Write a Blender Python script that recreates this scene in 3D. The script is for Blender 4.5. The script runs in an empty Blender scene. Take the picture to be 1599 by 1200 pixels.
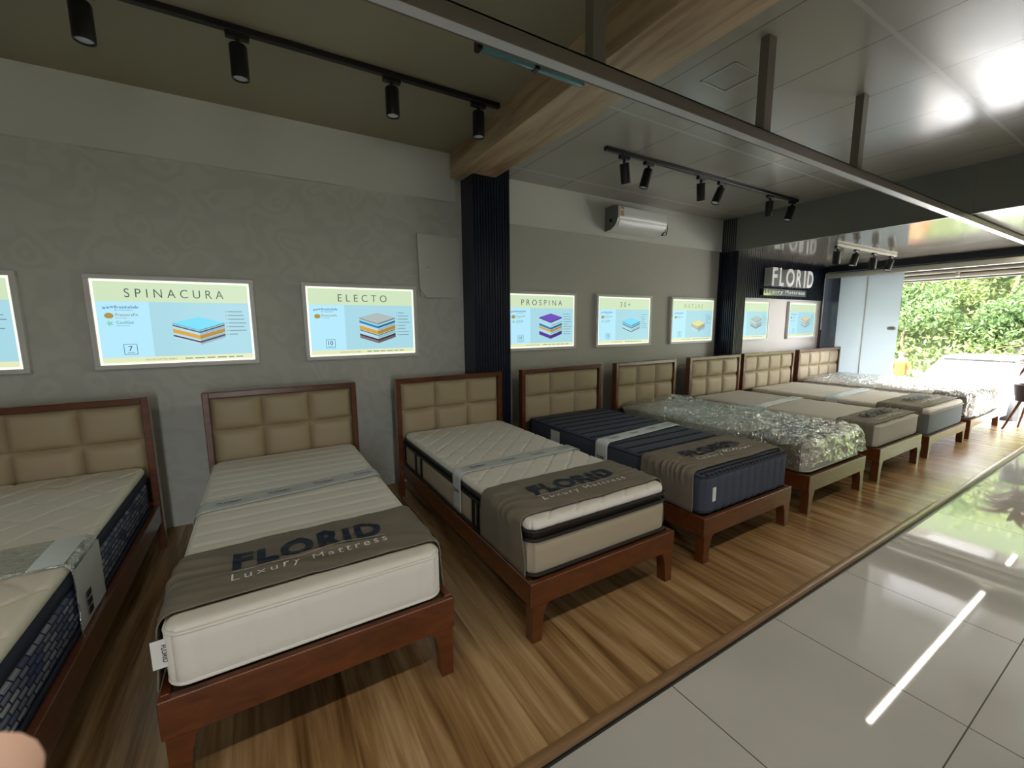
import bpy, bmesh, math, random
from mathutils import Vector, Matrix, noise
from math import sin, cos, pi, radians, sqrt, atan2, exp

random.seed(7)
SC = bpy.context.scene
COL = SC.collection

# ------------------------------------------------------------------ camera
YAW, PITCH, ROLL, FPX = 0.538608386, -0.140926944, -0.00753065778, 658.827
fw = Vector((sin(YAW)*cos(PITCH), cos(YAW)*cos(PITCH), sin(PITCH)))
rt = Vector((cos(YAW), -sin(YAW), 0)); up = rt.cross(fw)
r2 = cos(ROLL)*rt + sin(ROLL)*up; u2 = -sin(ROLL)*rt + cos(ROLL)*up
cd = bpy.data.cameras.new('camera'); cam = bpy.data.objects.new('camera', cd); COL.objects.link(cam)
cam.matrix_world = Matrix(((r2.x, u2.x, -fw.x, 0), (r2.y, u2.y, -fw.y, 0), (r2.z, u2.z, -fw.z, 1.5), (0, 0, 0, 1)))
cd.sensor_fit = 'HORIZONTAL'; cd.sensor_width = 36.0; cd.lens = FPX*36.0/1599.0
cd.clip_start = 0.01; cd.clip_end = 300
cd.dof.use_dof = True; cd.dof.focus_distance = 3.6; cd.dof.aperture_fstop = cd.lens/0.9
SC.camera = cam

# ------------------------------------------------------------------ world, sun, exposure
SC.view_settings.view_transform = 'Standard'; SC.view_settings.look = 'None'
SC.view_settings.gamma = 1.0; SC.view_settings.use_curve_mapping = False
SC.view_settings.exposure = 1.3
w = bpy.data.worlds.new('sky'); SC.world = w; w.use_nodes = True
bg = w.node_tree.nodes['Background']; bg.inputs[0].default_value = (0.955, 0.955, 1.0, 1); bg.inputs[1].default_value = 11.0
sd = bpy.data.lights.new('sun', 'SUN'); sd.energy = 5.0; sd.angle = radians(6); sd.color = (1, .96, .88)
so = bpy.data.objects.new('sun', sd); COL.objects.link(so)
so.rotation_euler = Vector((0.55, -0.12, -1.0)).to_track_quat('-Z', 'Y').to_euler()
def portal(name, loc, sx, sy, direction):
    l = bpy.data.lights.new(name, 'AREA'); l.shape = 'RECTANGLE'; l.size = sx; l.size_y = sy
    l.cycles.is_portal = True
    o = bpy.data.objects.new(name, l); COL.objects.link(o); o.location = loc
    o.rotation_euler = Vector(direction).to_track_quat('-Z', 'Y').to_euler()
portal('daylight_end_opening', (9.7, 0.6, 1.1), 4.6, 2.4, (-1, 0, 0))
portal('daylight_added_opening', (-.4, -4.7, 1.5), .5, 2.2, (0, 1, 0))  # portal at the unseen front opening, added for frontal light on wall and beds

# ------------------------------------------------------------------ material helpers
def lin(c):
    f = lambda v: v/12.92 if v <= .04045 else ((v+.055)/1.055)**2.4
    return tuple(f(x/255.0) for x in c) + (1,)
class NT:
    def __init__(s, name):
        s.m = bpy.data.materials.new(name); s.m.use_nodes = True; s.t = s.m.node_tree
        s.p = s.t.nodes['Principled BSDF']; s.out = s.t.nodes['Material Output']
    def n(s, typ, props=None, **ins):
        nd = s.t.nodes.new(typ)
        for k, v in (props or {}).items(): setattr(nd, k, v)
        for k, v in ins.items():
            key = int(k[1:]) if k[0] == '_' and k[1:].isdigit() else k.replace('_', ' ')
            s.set(nd.inputs[key], v)
        return nd
    def set(s, sock, v):
        if isinstance(v, bpy.types.NodeSocket): s.t.links.new(v, sock)
        elif isinstance(v, bpy.types.Node): s.t.links.new(v.outputs[0], sock)
        else: sock.default_value = v
    def P(s, **ins):
        for k, v in ins.items(): s.set(s.p.inputs[k.replace('_', ' ')], v)
    def math(s, op, a, b=0.0, c=0.0):
        return s.n('ShaderNodeMath', {'operation': op}, _0=a, _1=b, _2=c).outputs[0]
    def obj(s): return s.n('ShaderNodeTexCoord').outputs['Object']
    def mapped(s, scale=(1, 1, 1), rot=(0, 0, 0), loc=(0, 0, 0), vec=None):
        return s.n('ShaderNodeMapping', Vector=vec or s.obj(), Scale=scale, Rotation=rot, Location=loc).outputs[0]
    def noise(s, vec, scale, detail=3.0, rough=.5, dist=0.0):
        return s.n('ShaderNodeTexNoise', Vector=vec, Scale=scale, Detail=detail, Roughness=rough, Distortion=dist).outputs['Fac']
    def ramp(s, fac, stops):
        r = s.n('ShaderNodeValToRGB', Fac=fac); e = r.color_ramp.elements
        while len(e) < len(stops): e.new(.5)
        for i, (p, c) in enumerate(stops): e[i].position = p; e[i].color = c
        return r.outputs[0]
    def mix(s, fac, a, b):
        m = s.n('ShaderNodeMix', {'data_type': 'RGBA'}); s.set(m.inputs[0], fac); s.set(m.inputs[6], a); s.set(m.inputs[7], b)
        return m.outputs[2]
    def bump(s, h, strength=.3, dist=.01):
        b = s.n('ShaderNodeBump', Height=h, Strength=strength, Distance=dist); s.set(s.p.inputs['Normal'], b.outputs[0]); return b
def flat(name, rgb, rough=.5, metal=0.0, spec=.5, bumpscale=0, bumpstr=.2, var=.0):
    t = NT(name); c = lin(rgb)
    if var:
        nz = t.noise(t.obj(), 6.0, 4.0)
        d = tuple(x*(1-var) for x in c[:3])+(1,); l = tuple(min(1, x*(1+var)) for x in c[:3])+(1,)
        t.P(Base_Color=t.ramp(nz, [(.3, d), (.7, l)]))
    else: t.P(Base_Color=c)
    t.P(Roughness=rough, Metallic=metal, Specular_IOR_Level=spec)
    if bumpscale: t.bump(t.noise(t.obj(), bumpscale, 3.0), bumpstr, .002)
    return t.m
def glow(name, rgb, strength=1.0):
    t = NT(name); c = lin(rgb); t.P(Base_Color=(0, 0, 0, 1), Emission_Color=c, Emission_Strength=strength, Roughness=.3, Specular_IOR_Level=.3); return t.m

M = {}
def wood(name, dark, light, scale, rough, dist=1.0):
    t = NT(name); v = t.mapped(scale)
    a = t.noise(v, 2.0, 5.0, .6, dist)
    t.P(Base_Color=t.ramp(a, [(.3, lin(dark)), (.7, lin(light))]), Roughness=rough)
    t.bump(a, .08, .002); return t.m
M['bedwood'] = wood('mahogany', (76, 38, 17), (110, 60, 28), (3, 9, 9), .28)
_p = M['bedwood'].node_tree.nodes['Principled BSDF']; _p.inputs['Coat Weight'].default_value = .6; _p.inputs['Coat Roughness'].default_value = .22
M['beamwood'] = wood('beam veneer', (146, 116, 84), (206, 184, 152), (5, .5, 5), .38, .6)
M['nosing'] = wood('nosing wood', (120, 92, 62), (150, 118, 84), (1, 14, 8), .3)
# laminate floor: streaky planks running towards the wall
t = NT('laminate'); o = t.obj(); sx = t.n('ShaderNodeSeparateXYZ', Vector=o)
pl = t.math('FLOOR', t.math('DIVIDE', sx.outputs[0], .195))
wn = t.n('ShaderNodeTexWhiteNoise', {'noise_dimensions': '1D'}, W=pl).outputs[0]
shift = t.n('ShaderNodeCombineXYZ', X=t.math('MULTIPLY', wn, 7.0), Y=t.math('MULTIPLY', wn, 31.0), Z=0.0)
vec = t.n('ShaderNodeVectorMath', {'operation': 'ADD'}, _0=t.mapped((11, .75, 1)), _1=shift.outputs[0]).outputs[0]
na = t.noise(vec, 1.0, 5.0, .55, .5); nb = t.noise(t.mapped((70, 2.5, 1)), 1.0, 3.0)
fac = t.math('ADD', t.math('MULTIPLY', na, .78), t.math('MULTIPLY', nb, .22))
t.P(Base_Color=t.ramp(fac, [(.34, lin((104, 74, 43))), (.5, lin((154, 120, 80))), (.66, lin((192, 161, 120)))]), Roughness=.26, Specular_IOR_Level=.5)
M['laminate'] = t.m
# polished tiles with dark joints
t = NT('tiles'); o = t.obj(); sx = t.n('ShaderNodeSeparateXYZ', Vector=o)
def joint(s, off, pitch):
    a = t.math('ABSOLUTE', t.math('SUBTRACT', t.math('FRACT', t.math('DIVIDE', t.math('SUBTRACT', s, off), pitch)), .5))
    return t.math('GREATER_THAN', a, .5-.0022/pitch)
j = t.math('MAXIMUM', joint(sx.outputs[0], 1.4-8.06, .806), joint(sx.outputs[1], .32-8.06, .806))
nz = t.noise(o, 1.5, 5.0)
t.P(Base_Color=t.mix(j, t.ramp(nz, [(.3, lin((184, 183, 179))), (.7, lin((194, 193, 189)))]), lin((18, 18, 16))), Roughness=t.math('MULTIPLY_ADD', j, .5, .035), Specular_IOR_Level=.62)
M['tiles'] = t.m
# wallpaper with faint swirls
t = NT('wallpaper'); v = t.mapped((1, 1, 1)); wp = t.n('ShaderNodeVectorMath', {'operation': 'ADD'}, _0=v, _1=t.n('ShaderNodeVectorMath', {'operation': 'SCALE'}, _0=t.n('ShaderNodeTexNoise', Vector=v, Scale=5.0).outputs['Color'], Scale=.22).outputs[0]).outputs[0]
vo = t.n('ShaderNodeTexVoronoi', {'feature': 'SMOOTH_F1'}, Vector=wp, Scale=4.6).outputs['Distance']
sw = t.math('MULTIPLY_ADD', t.math('SINE', t.math('MULTIPLY', vo, 26.0)), .5, .5)
t.P(Base_Color=t.ramp(sw, [(.2, lin((192, 195, 186))), (.8, lin((198, 201, 192)))]), Roughness=.75)
t.bump(t.noise(v, 220.0, 2.0), .1, .001); M['wallpaper'] = t.m
t = NT('linen wallpaper'); v = t.mapped((3, 3, 40)); t.P(Base_Color=t.ramp(t.noise(v, 4.0, 3.0), [(.3, lin((184, 184, 175))), (.7, lin((190, 190, 181)))]), Roughness=.75); M['linen'] = t.m
M['band'] = flat('upper wall paint', (208, 211, 202), .7)
M['white_wall'] = flat('white wall paint', (206, 202, 196), .6)
M['dark_wall'] = flat('dark wall paint', (70, 72, 70), .6)
M['ceil_matte'] = flat('olive ceiling paint', (150, 144, 121), .5, spec=.3)
t = NT('glossy ceiling'); o = t.obj(); sx = t.n('ShaderNodeSeparateXYZ', Vector=o)
def cj(s, off, pitch, wd):
    a = t.math('ABSOLUTE', t.math('SUBTRACT', t.math('FRACT', t.math('DIVIDE', t.math('SUBTRACT', s, off), pitch)), .5))
    return t.math('GREATER_THAN', a, .5-wd/pitch)
thin = cj(sx.outputs[0], 2.9-6.4, .64, .003); thick = cj(sx.outputs[1], 1.03-12.7, 1.27, .010)
nz = t.noise(t.mapped((1, 1, 1)), 1.6, 3.0)
base = t.mix(thin, lin((158, 155, 146)), lin((84, 80, 72))); base = t.mix(thick, base, lin((176, 176, 172)))
t.P(Base_Color=base, Roughness=t.math('MULTIPLY_ADD', nz, .06, .19), Specular_IOR_Level=.5)
t.bump(nz, .10, .03); M['ceil_gloss'] = t.m
M['ceil_low'] = flat('low glossy ceiling', (140, 136, 126), .11, spec=.75)
t = NT('glossy beam face'); t.P(Base_Color=lin((126, 128, 121)), Roughness=.3); M['beam_gray'] = t.m
M['navy_rib'] = flat('navy ribbed panel', (18, 25, 44), .34, spec=.5)
M['navy'] = flat('navy paint', (24, 30, 42), .4)
M['black'] = flat('black powder coat', (16, 16, 17), .38)
M['dark_metal'] = flat('bronze grey metal', (114, 106, 92), .42, .1)
M['white_plastic'] = flat('white plastic', (226, 228, 226), .22)
M['grey_plastic'] = flat('grey plastic', (120, 122, 118), .4)
M['led_off'] = flat('unlit diffuser', (204, 208, 212), .4)
M['led_on'] = glow('lit diffuser', (255, 246, 228), 14.5)
M['alu'] = flat('aluminium', (176, 176, 170), .3, .8)
M['frame_grey'] = flat('silver frame paint', (214, 214, 210), .35)
M['cream_metal'] = flat('cream metal', (196, 194, 180), .45)
M['cushion'] = flat('beige leatherette', (166, 151, 122), .5, bumpscale=240, bumpstr=.08)
M['headboard_back'] = flat('headboard backing', (70, 58, 46), .8)
M['white_fabric'] = flat('white knit', (226, 223, 215), .85, bumpscale=320, bumpstr=.25)
M['cream_fabric'] = flat('cream knit', (230, 223, 211), .85, bumpscale=300, bumpstr=.25)
M['beige_fabric'] = flat('beige knit', (172, 160, 138), .9, bumpscale=300, bumpstr=.3)
M['sage_fabric'] = flat('sage knit', (182, 182, 168), .9, bumpscale=300, bumpstr=.3)
M['stone_fabric'] = flat('stone knit', (196, 191, 180), .9, bumpscale=300, bumpstr=.3)
M['slate_fabric'] = flat('slate knit', (112, 117, 116), .9, bumpscale=300, bumpstr=.3)
M['pale_fabric'] = flat('pale beige knit', (216, 209, 198), .9, bumpscale=300, bumpstr=.3)
M['navy_fabric'] = flat('navy quilt', (66, 71, 88), .8, bumpscale=260, bumpstr=.3)
M['navy_dark'] = flat('navy border', (34, 40, 60), .75)
M['darkbrown'] = flat('dark brown piping', (26, 19, 17), .6)
M['stitch'] = flat('dark stitching', (22, 24, 34), .8)
M['runner'] = flat('taupe velour', (118, 110, 97), .75, bumpscale=150, bumpstr=.1, var=.12)
M['letter_navy'] = flat('navy print', (14, 27, 48), .6)
M['letter_white'] = flat('white print', (226, 226, 222), .6)
M['paper'] = flat('white paper band', (214, 220, 220), .25)
M['tag'] = flat('white tag', (228, 228, 226), .6)
M['ink'] = flat('dark ink', (40, 42, 46), .6)
M['ink_blue'] = flat('blue ink', (52, 72, 110), .6)
t = NT('blue weave'); sx = t.n('ShaderNodeSeparateXYZ', Vector=t.obj())
cv = t.n('ShaderNodeCombineXYZ', X=t.math('ADD', sx.outputs[1], t.math('MULTIPLY', sx.outputs[2], .6)), Y=sx.outputs[2], Z=0.0)
bk = t.n('ShaderNodeTexBrick', {'offset': .5}, Vector=cv.outputs[0], Color1=lin((190, 198, 206)), Color2=lin((80, 98, 140)), Mortar=lin((28, 34, 60)), Scale=1.0, Mortar_Size=.0035, Bias=.1, Brick_Width=.055, Row_Height=.026)
st = t.n('ShaderNodeTexWave', {'bands_direction': 'Y'}, Vector=cv.outputs[0], Scale=24.0, Distortion=2.0)
t.P(Base_Color=t.mix(t.math('MULTIPLY', st.outputs['Fac'], .45), bk.outputs[0], lin((36, 44, 72))), Roughness=.8); M['weave'] = t.m
def film(name, base_refl, bscale, tint, haze):
    t = NT(name); t.t.nodes.remove(t.p)
    o = t.obj(); h = t.math('ADD', t.noise(t.mapped((1, 1, 1)), bscale, 3.0, .55, 1.2), t.math('MULTIPLY', t.noise(t.mapped((1, 2.2, 1)), bscale*2.0, 1.0), .3))
    b = t.n('ShaderNodeBump', Height=h, Strength=1.0, Distance=.07)
    tr = t.n('ShaderNodeBsdfTransparent', Color=(1, 1, 1, 1)); gl = t.n('ShaderNodeBsdfGlossy', Color=tint, Roughness=.06, Normal=b.outputs[0])
    df = t.n('ShaderNodeBsdfDiffuse', Color=(.8, .84, .82, 1), Normal=b.outputs[0])
    m0 = t.n('ShaderNodeMixShader', Fac=haze, _1=tr.outputs[0], _2=df.outputs[0])
    lw = t.n('ShaderNodeLayerWeight', Blend=.35, Normal=b.outputs[0])
    f = t.math('MULTIPLY_ADD', lw.outputs['Facing'], .48, base_refl)
    m1 = t.n('ShaderNodeMixShader', Fac=f, _1=m0.outputs[0], _2=gl.outputs[0]); t.t.links.new(m1.outputs[0], t.out.inputs[0]); return t.m
M['film'] = film('crumpled clear plastic', .2, 9.0, (.97, 1, .99, 1), .035)
M['film_band'] = film('shiny clear wrap', .2, 14.0, (.95, 1, .98, 1), .22)
t = NT('clear glass'); t.t.nodes.remove(t.p); tr = t.n('ShaderNodeBsdfTransparent', Color=(.93, .97, .95, 1)); gl = t.n('ShaderNodeBsdfGlossy', Roughness=.0)
fr = t.n('ShaderNodeFresnel', IOR=1.5); mx = t.n('ShaderNodeMixShader', Fac=fr.outputs[0], _1=tr.outputs[0], _2=gl.outputs[0]); t.t.links.new(mx.outputs[0], t.out.inputs[0]); M['glass'] = t.m
t = NT('frosted film'); t.t.nodes.remove(t.p); df = t.n('ShaderNodeBsdfDiffuse', Color=lin((150, 164, 170))); tl = t.n('ShaderNodeBsdfTranslucent', Color=lin((222, 230, 234)))
m0 = t.n('ShaderNodeMixShader', Fac=.7, _1=df.outputs[0], _2=tl.outputs[0]); gl = t.n('ShaderNodeBsdfGlossy', Roughness=.02); fr = t.n('ShaderNodeFresnel', IOR=1.5)
mx = t.n('ShaderNodeMixShader', Fac=fr.outputs[0], _1=m0.outputs[0], _2=gl.outputs[0]); t.t.links.new(mx.outputs[0], t.out.inputs[0]); M['frosted'] = t.m
M['teal_glass'] = flat('teal glass edge', (96, 140, 146), .1, spec=.8)
M['mirror_plate'] = flat('polished steel plate', (170, 172, 166), .12, 1.0)

# ------------------------------------------------------------------ mesh helpers
def wloc(o):
    v = Vector((0, 0, 0))
    while o is not None: v += o.location; o = o.parent
    return v
class MB:
    """collects geometry in world coordinates and links it as one mesh object"""
    def __init__(s): s.v = []; s.f = []
    def add(s, vs, fs):
        b = len(s.v); s.v += [tuple(x) for x in vs]; s.f += [tuple(i+b for i in f) for f in fs]; return s
    def box(s, x0, x1, y0, y1, z0, z1, r=0.0, seg=2):
        if r <= 0:
            vs = [(x, y, z) for z in (z0, z1) for y in (y0, y1) for x in (x0, x1)]
            return s.add(vs, [(0, 2, 3, 1), (4, 5, 7, 6), (0, 1, 5, 4), (2, 6, 7, 3), (0, 4, 6, 2), (1, 3, 7, 5)])
        bm = bmesh.new(); bmesh.ops.create_cube(bm, size=1)
        for v in bm.verts: v.co = Vector(((x0+x1)/2+v.co.x*(x1-x0), (y0+y1)/2+v.co.y*(y1-y0), (z0+z1)/2+v.co.z*(z1-z0)))
        bmesh.ops.bevel(bm, geom=bm.edges[:], offset=r, segments=seg, profile=.5, affect='EDGES')
        return s.bm(bm)
    def bm(s, bm):
        bm.verts.index_update(); s.add([v.co[:] for v in bm.verts], [[v.index for v in f.verts] for f in bm.faces]); bm.free(); return s
    def quad(s, a, b, c, d): return s.add([a, b, c, d], [(0, 1, 2, 3)])
    def tube(s, pts, r, n=8, closed=False, caps=True):
        pts = [Vector(p) for p in pts]; N = len(pts); rr = r if isinstance(r, (list, tuple)) else [r]*N
        rings = []; prev = None
        for i, p in enumerate(pts):
            a = pts[(i-1) % N] if (closed or i > 0) else p; b = pts[(i+1) % N] if (closed or i < N-1) else p
            d = (b-a).normalized()
            if prev is None:
                x = d.cross(Vector((0, 0, 1))); x = x if x.length > 1e-4 else d.cross(Vector((0, 1, 0)))
            else: x = prev - d*prev.dot(d)
            x.normalize(); prev = x; y = d.cross(x)
            rings.append([p + rr[i]*(cos(2*pi*k/n)*x + sin(2*pi*k/n)*y) for k in range(n)])
        vs = [v for R in rings for v in R]; fs = []
        for i in range(N if closed else N-1):
            j = (i+1) % N
            for k in range(n): fs.append((i*n+k, i*n+(k+1) % n, j*n+(k+1) % n, j*n+k))
        if not closed and caps: fs += [tuple(range(n))[::-1], tuple((N-1)*n+k for k in range(n))]
        return s.add(vs, fs)
    def prism(s, poly, axis, a0, a1):
        n = len(poly); P = lambda u, v, w: {'x': (w, u, v), 'y': (u, w, v), 'z': (u, v, w)}[axis]
        vs = [P(u, v, a0) for u, v in poly]+[P(u, v, a1) for u, v in poly]
        fs = [tuple(range(n))[::-1], tuple(range(n, 2*n))]+[(i, (i+1) % n, n+(i+1) % n, n+i) for i in range(n)]
        return s.add(vs, fs)
    def lathe(s, prof, c, n=20):
        vs = []; fs = []
        for r, z in prof:
            for k in range(n): vs.append((c[0]+r*cos(2*pi*k/n), c[1]+r*sin(2*pi*k/n), c[2]+z))
        for i in range(len(prof)-1):
            for k in range(n): fs.append((i*n+k, i*n+(k+1) % n, (i+1)*n+(k+1) % n, (i+1)*n+k))
        fs += [tuple(range(n))[::-1], tuple((len(prof)-1)*n+k for k in range(n))]
        return s.add(vs, fs)
    def grid(s, fn, nu, nv):
        vs = [fn(i/nu, j/nv) for j in range(nv+1) for i in range(nu+1)]
        fs = [(j*(nu+1)+i, j*(nu+1)+i+1, (j+1)*(nu+1)+i+1, (j+1)*(nu+1)+i) for j in range(nv) for i in range(nu)]
        return s.add(vs, fs)
    def turn(s, origin, rot):
        o = Vector(origin); s.v = [tuple(o + rot @ (Vector(p)-o)) for p in s.v]; return s
    def build(s, name, m, parent=None, origin=None, smooth=35):
        me = bpy.data.meshes.new(name); off = wloc(parent) if parent else Vector(origin or (0, 0, 0))
        me.from_pydata([(p[0]-off.x, p[1]-off.y, p[2]-off.z) for p in s.v], [], s.f); me.materials.append(m)
        b = bmesh.new(); b.from_mesh(me); bmesh.ops.recalc_face_normals(b, faces=b.faces[:]); b.to_mesh(me); b.free()
        if smooth:
            me.shade_smooth(); me.set_sharp_from_angle(angle=radians(smooth))
        o = bpy.data.objects.new(name, me); COL.objects.link(o)
        if parent: o.parent = parent
        else: o.location = off
        return o
def build_each(mb, name, m, parent):
    """one object per connected piece (letters)"""
    par = list(range(len(mb.v)))
    def find(i):
        while par[i] != i: par[i] = par[par[i]]; i = par[i]
        return i
    for f in mb.f:
        for i in f[1:]: par[find(i)] = find(f[0])
    groups = {}
    for f in mb.f: groups.setdefault(find(f[0]), []).append(f)
    for fs in groups.values():
        used = sorted({i for f in fs for i in f}); mp = {i: k for k, i in enumerate(used)}; q = MB()
        q.v = [mb.v[i] for i in used]; q.f = [tuple(mp[i] for i in f) for f in fs]; q.build(name, m, parent, smooth=0)
def tag(o, label, cat, group=None, kind=None):
    if label: o['label'] = label
    if cat: o['category'] = cat
    if group: o['group'] = group
    if kind: o['kind'] = kind
    return o
def thing(name, loc, label, cat, group=None):
    o = bpy.data.objects.new(name, None); o.empty_display_size = .1; COL.objects.link(o); o.location = loc
    return tag(o, label, cat, group)
def struct(name, mb, m, smooth=30, origin=None, parent=None):
    o = mb.build(name, m, parent, origin, smooth)
    if not parent: o['kind'] = 'structure'
    return o
def text_mesh(body, bold=0.0, space=1.0, depth=0.0, wide=1.0):
    """outline of a text as (verts, faces) in the XY plane, cap height about .7"""
    cu = bpy.data.curves.new('t', 'FONT'); cu.body = body; cu.size = 1; cu.offset = bold; cu.space_character = space; cu.extrude = depth; cu.resolution_u = 4
    ob = bpy.data.objects.new('t', cu); COL.objects.link(ob); bpy.context.view_layer.update()
    me = bpy.data.meshes.new_from_object(ob.evaluated_get(bpy.context.evaluated_depsgraph_get()))
    vs = [v.co.copy() for v in me.vertices]; fs = [tuple(p.vertices) for p in me.polygons]
    bpy.data.objects.remove(ob); bpy.data.curves.remove(cu); bpy.data.meshes.remove(me)
    if vs:
        x0 = min(v.x for v in vs); x1 = max(v.x for v in vs)
        for v in vs: v.x = (v.x-x0)*wide
        return vs, fs, (x1-x0)*wide
    return vs, fs, 0
def text_on(mb, body, fn, width=None, height=None, bold=0.0, space=1.0, depth=0.0, center=False, cuts=0, wide=1.0):
    """fn maps local text (x, y, z), scaled to the wanted width / cap height, into the world"""
    vs, fs, W = text_mesh(body, bold, space, depth, wide); y1 = .72
    k = height/y1 if height else width/W
    kx = width/W if width else k
    if cuts:
        bm = bmesh.new(); bv = [bm.verts.new(v) for v in vs]
        for f in fs:
            try: bm.faces.new([bv[i] for i in f])
            except ValueError: pass
        st = cuts
        for ax in (0, 1):
            sc = kx if ax == 0 else k; lo = min(v[ax] for v in vs); hi = max(v[ax] for v in vs); q = lo+st/sc
            while q < hi:
                co = Vector((0, 0, 0)); co[ax] = q; no = Vector((0, 0, 0)); no[ax] = 1
                bmesh.ops.bisect_plane(bm, geom=bm.verts[:]+bm.edges[:]+bm.faces[:], plane_co=co, plane_no=no); q += st/sc
        bm.verts.index_update(); vs = [v.co.copy() for v in bm.verts]; fs = [tuple(v.index for v in f.verts) for f in bm.faces]; bm.free()
    off = -W*kx/2 if center else 0
    mb.add([fn(v.x*kx+off, v.y*k, v.z*k) for v in vs], fs); return W*kx
def rbox(x0, x1, y0, y1, z0, z1, r, R, step, fn=None, zstep=None):
    """mattress-like box on a fine grid: edge radius r, plan corner radius R; fn(x,y,z,nx,ny,nz) -> displacement along the face normal"""
    cx, cy, cz = (x0+x1)/2, (y0+y1)/2, (z0+z1)/2; hx, hy, hz = (x1-x0)/2, (y1-y0)/2, (z1-z0)/2
    zs = zstep or step; nx = max(4, round(2*hx/step)); ny = max(4, round(2*hy/step)); nz = max(3, round(2*hz/zs))
    idx = {}; vs = []; fs = []
    def warp(p):
        q = Vector((max(-hx+r, min(hx-r, p.x)), max(-hy+r, min(hy-r, p.y)), max(-hz+r, min(hz-r, p.z)))); d = p-q
        if d.length > 1e-9: d = d*(max(abs(d.x), abs(d.y), abs(d.z))/d.length)
        p = q+d
        q = Vector((max(-hx+R, min(hx-R, p.x)), max(-hy+R, min(hy-R, p.y)), 0)); d = Vector((p.x-q.x, p.y-q.y, 0))
        if d.length > 1e-9: d = d*(max(abs(d.x), abs(d.y))/d.length)
        return Vector((q.x+d.x, q.y+d.y, p.z))
    def vert(i, j, k):
        key = (i, j, k)
        if key not in idx:
            p = Vector((-hx+2*hx*i/nx, -hy+2*hy*j/ny, -hz+2*hz*k/nz)); n = Vector(((i == nx)-(i == 0), (j == ny)-(j == 0), (k == nz)-(k == 0))); n.normalize()
            a = warp(p)+Vector((cx, cy, cz))
            if fn: a = a+n*fn(a.x, a.y, a.z, n.x, n.y, n.z)
            idx[key] = len(vs); vs.append(a[:])
        return idx[key]
    for k in (0, nz):
        for i in range(nx):
            for j in range(ny): fs.append((vert(i, j, k), vert(i+1, j, k), vert(i+1, j+1, k), vert(i, j+1, k)))
    for j in (0, ny):
        for i in range(nx):
            for k in range(nz): fs.append((vert(i, j, k), vert(i+1, j, k), vert(i+1, j, k+1), vert(i, j, k+1)))
    for i in (0, nx):
        for j in range(ny):
            for k in range(nz): fs.append((vert(i, j, k), vert(i, j+1, k), vert(i, j+1, k+1), vert(i, j, k+1)))
    return MB().add(vs, fs)
def ring(x0, x1, y0, y1, z, R, n=8):
    pts = []
    for cx, cy, a0 in ((x1-R, y1-R, 0), (x0+R, y1-R, 90), (x0+R, y0+R, 180), (x1-R, y0+R, 270)):
        for k in range(n+1):
            a = radians(a0+90*k/n); pts.append((cx+R*cos(a), cy+R*sin(a), z))
    return pts
def NZ(x, y, z=0.0): return noise.noise(Vector((x, y, z)))

# ------------------------------------------------------------------ the setting
WY = 3.9; XE = 9.11; TZ = -.035
struct('floor', MB().box(-4.2, 9.42, -4.6, 1.05, TZ-.12, TZ), M['tiles'])
struct('floor_platform', MB().box(-4.2, 9.36, 1.07, WY+.1, TZ-.1, 0), M['laminate'])
struct('trim_1', MB().box(-4.2, 9.36, 1.035, 1.07, TZ, .004, .006), M['nosing'])
struct('trim_2', MB().box(-4.2, 9.36, 1.028, 1.036, TZ, TZ+.012), M['black'])
struct('wall_back', MB().box(-4.2, 1.95, WY, WY+.15, 0, 3.25), M['wallpaper'])
struct('wall_back_middle', MB().box(1.95, 6.0, WY, WY+.15, 0, 3.25), M['linen'])
struct('wall_back_end', MB().box(6.0, XE, WY, WY+.15, 0, 3.25), M['white_wall'])
def ribs(mb, axis, a0, a1, z0, z1, face, sign, pitch=.028, hw=.009, dp=.012):
    n = int((a1-a0)/pitch)
    for i in range(n):
        a = a0+(i+.5)*(a1-a0)/n; b = hw
        if axis == 'x': mb.box(a-b, a+b, min(face, face+sign*dp), max(face, face+sign*dp), z0, z1)
        else: mb.box(min(face, face+sign*dp), max(face, face+sign*dp), a-b, a+b, z0, z1)
    return mb
struct('trim_3', MB().box(-4.2, 1.70, WY-.035, WY, 2.645, 3.07), M['band'])
struct('trim_4', MB().box(2.16, 5.87, WY-.035, WY, 2.515, 2.95), M['band'])
mb = MB().box(1.775, 2.165, 3.645, WY, 0, 2.95); ribs(mb, 'x', 1.785, 2.16, 0, 2.95, 3.645, -1); struct('column_1', mb, M['navy_rib'], 0)
mb = MB().box(5.88, 6.14, 3.632, WY, 0, 2.95); ribs(mb, 'x', 5.885, 6.14, 0, 2.5, 3.632, -1, .036, .006, .016); ribs(mb, 'y', 3.65, WY-.01, 0, 2.95, 5.88, -1); struct('column_2', mb, M['navy_rib'], 0)
mb = MB().box(6.14, XE-.02, WY-.03, WY, 1.885, 2.5); ribs(mb, 'x', 6.15, XE-.03, 1.885, 2.5, WY-.03, -1, .05, .008, .014); struct('trim_5', mb, M['navy_rib'], 0)
struct('trim_6', MB().box(XE-.07, XE-.02, WY-.03, WY, 0, 1.885), M['bedwood'])
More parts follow.
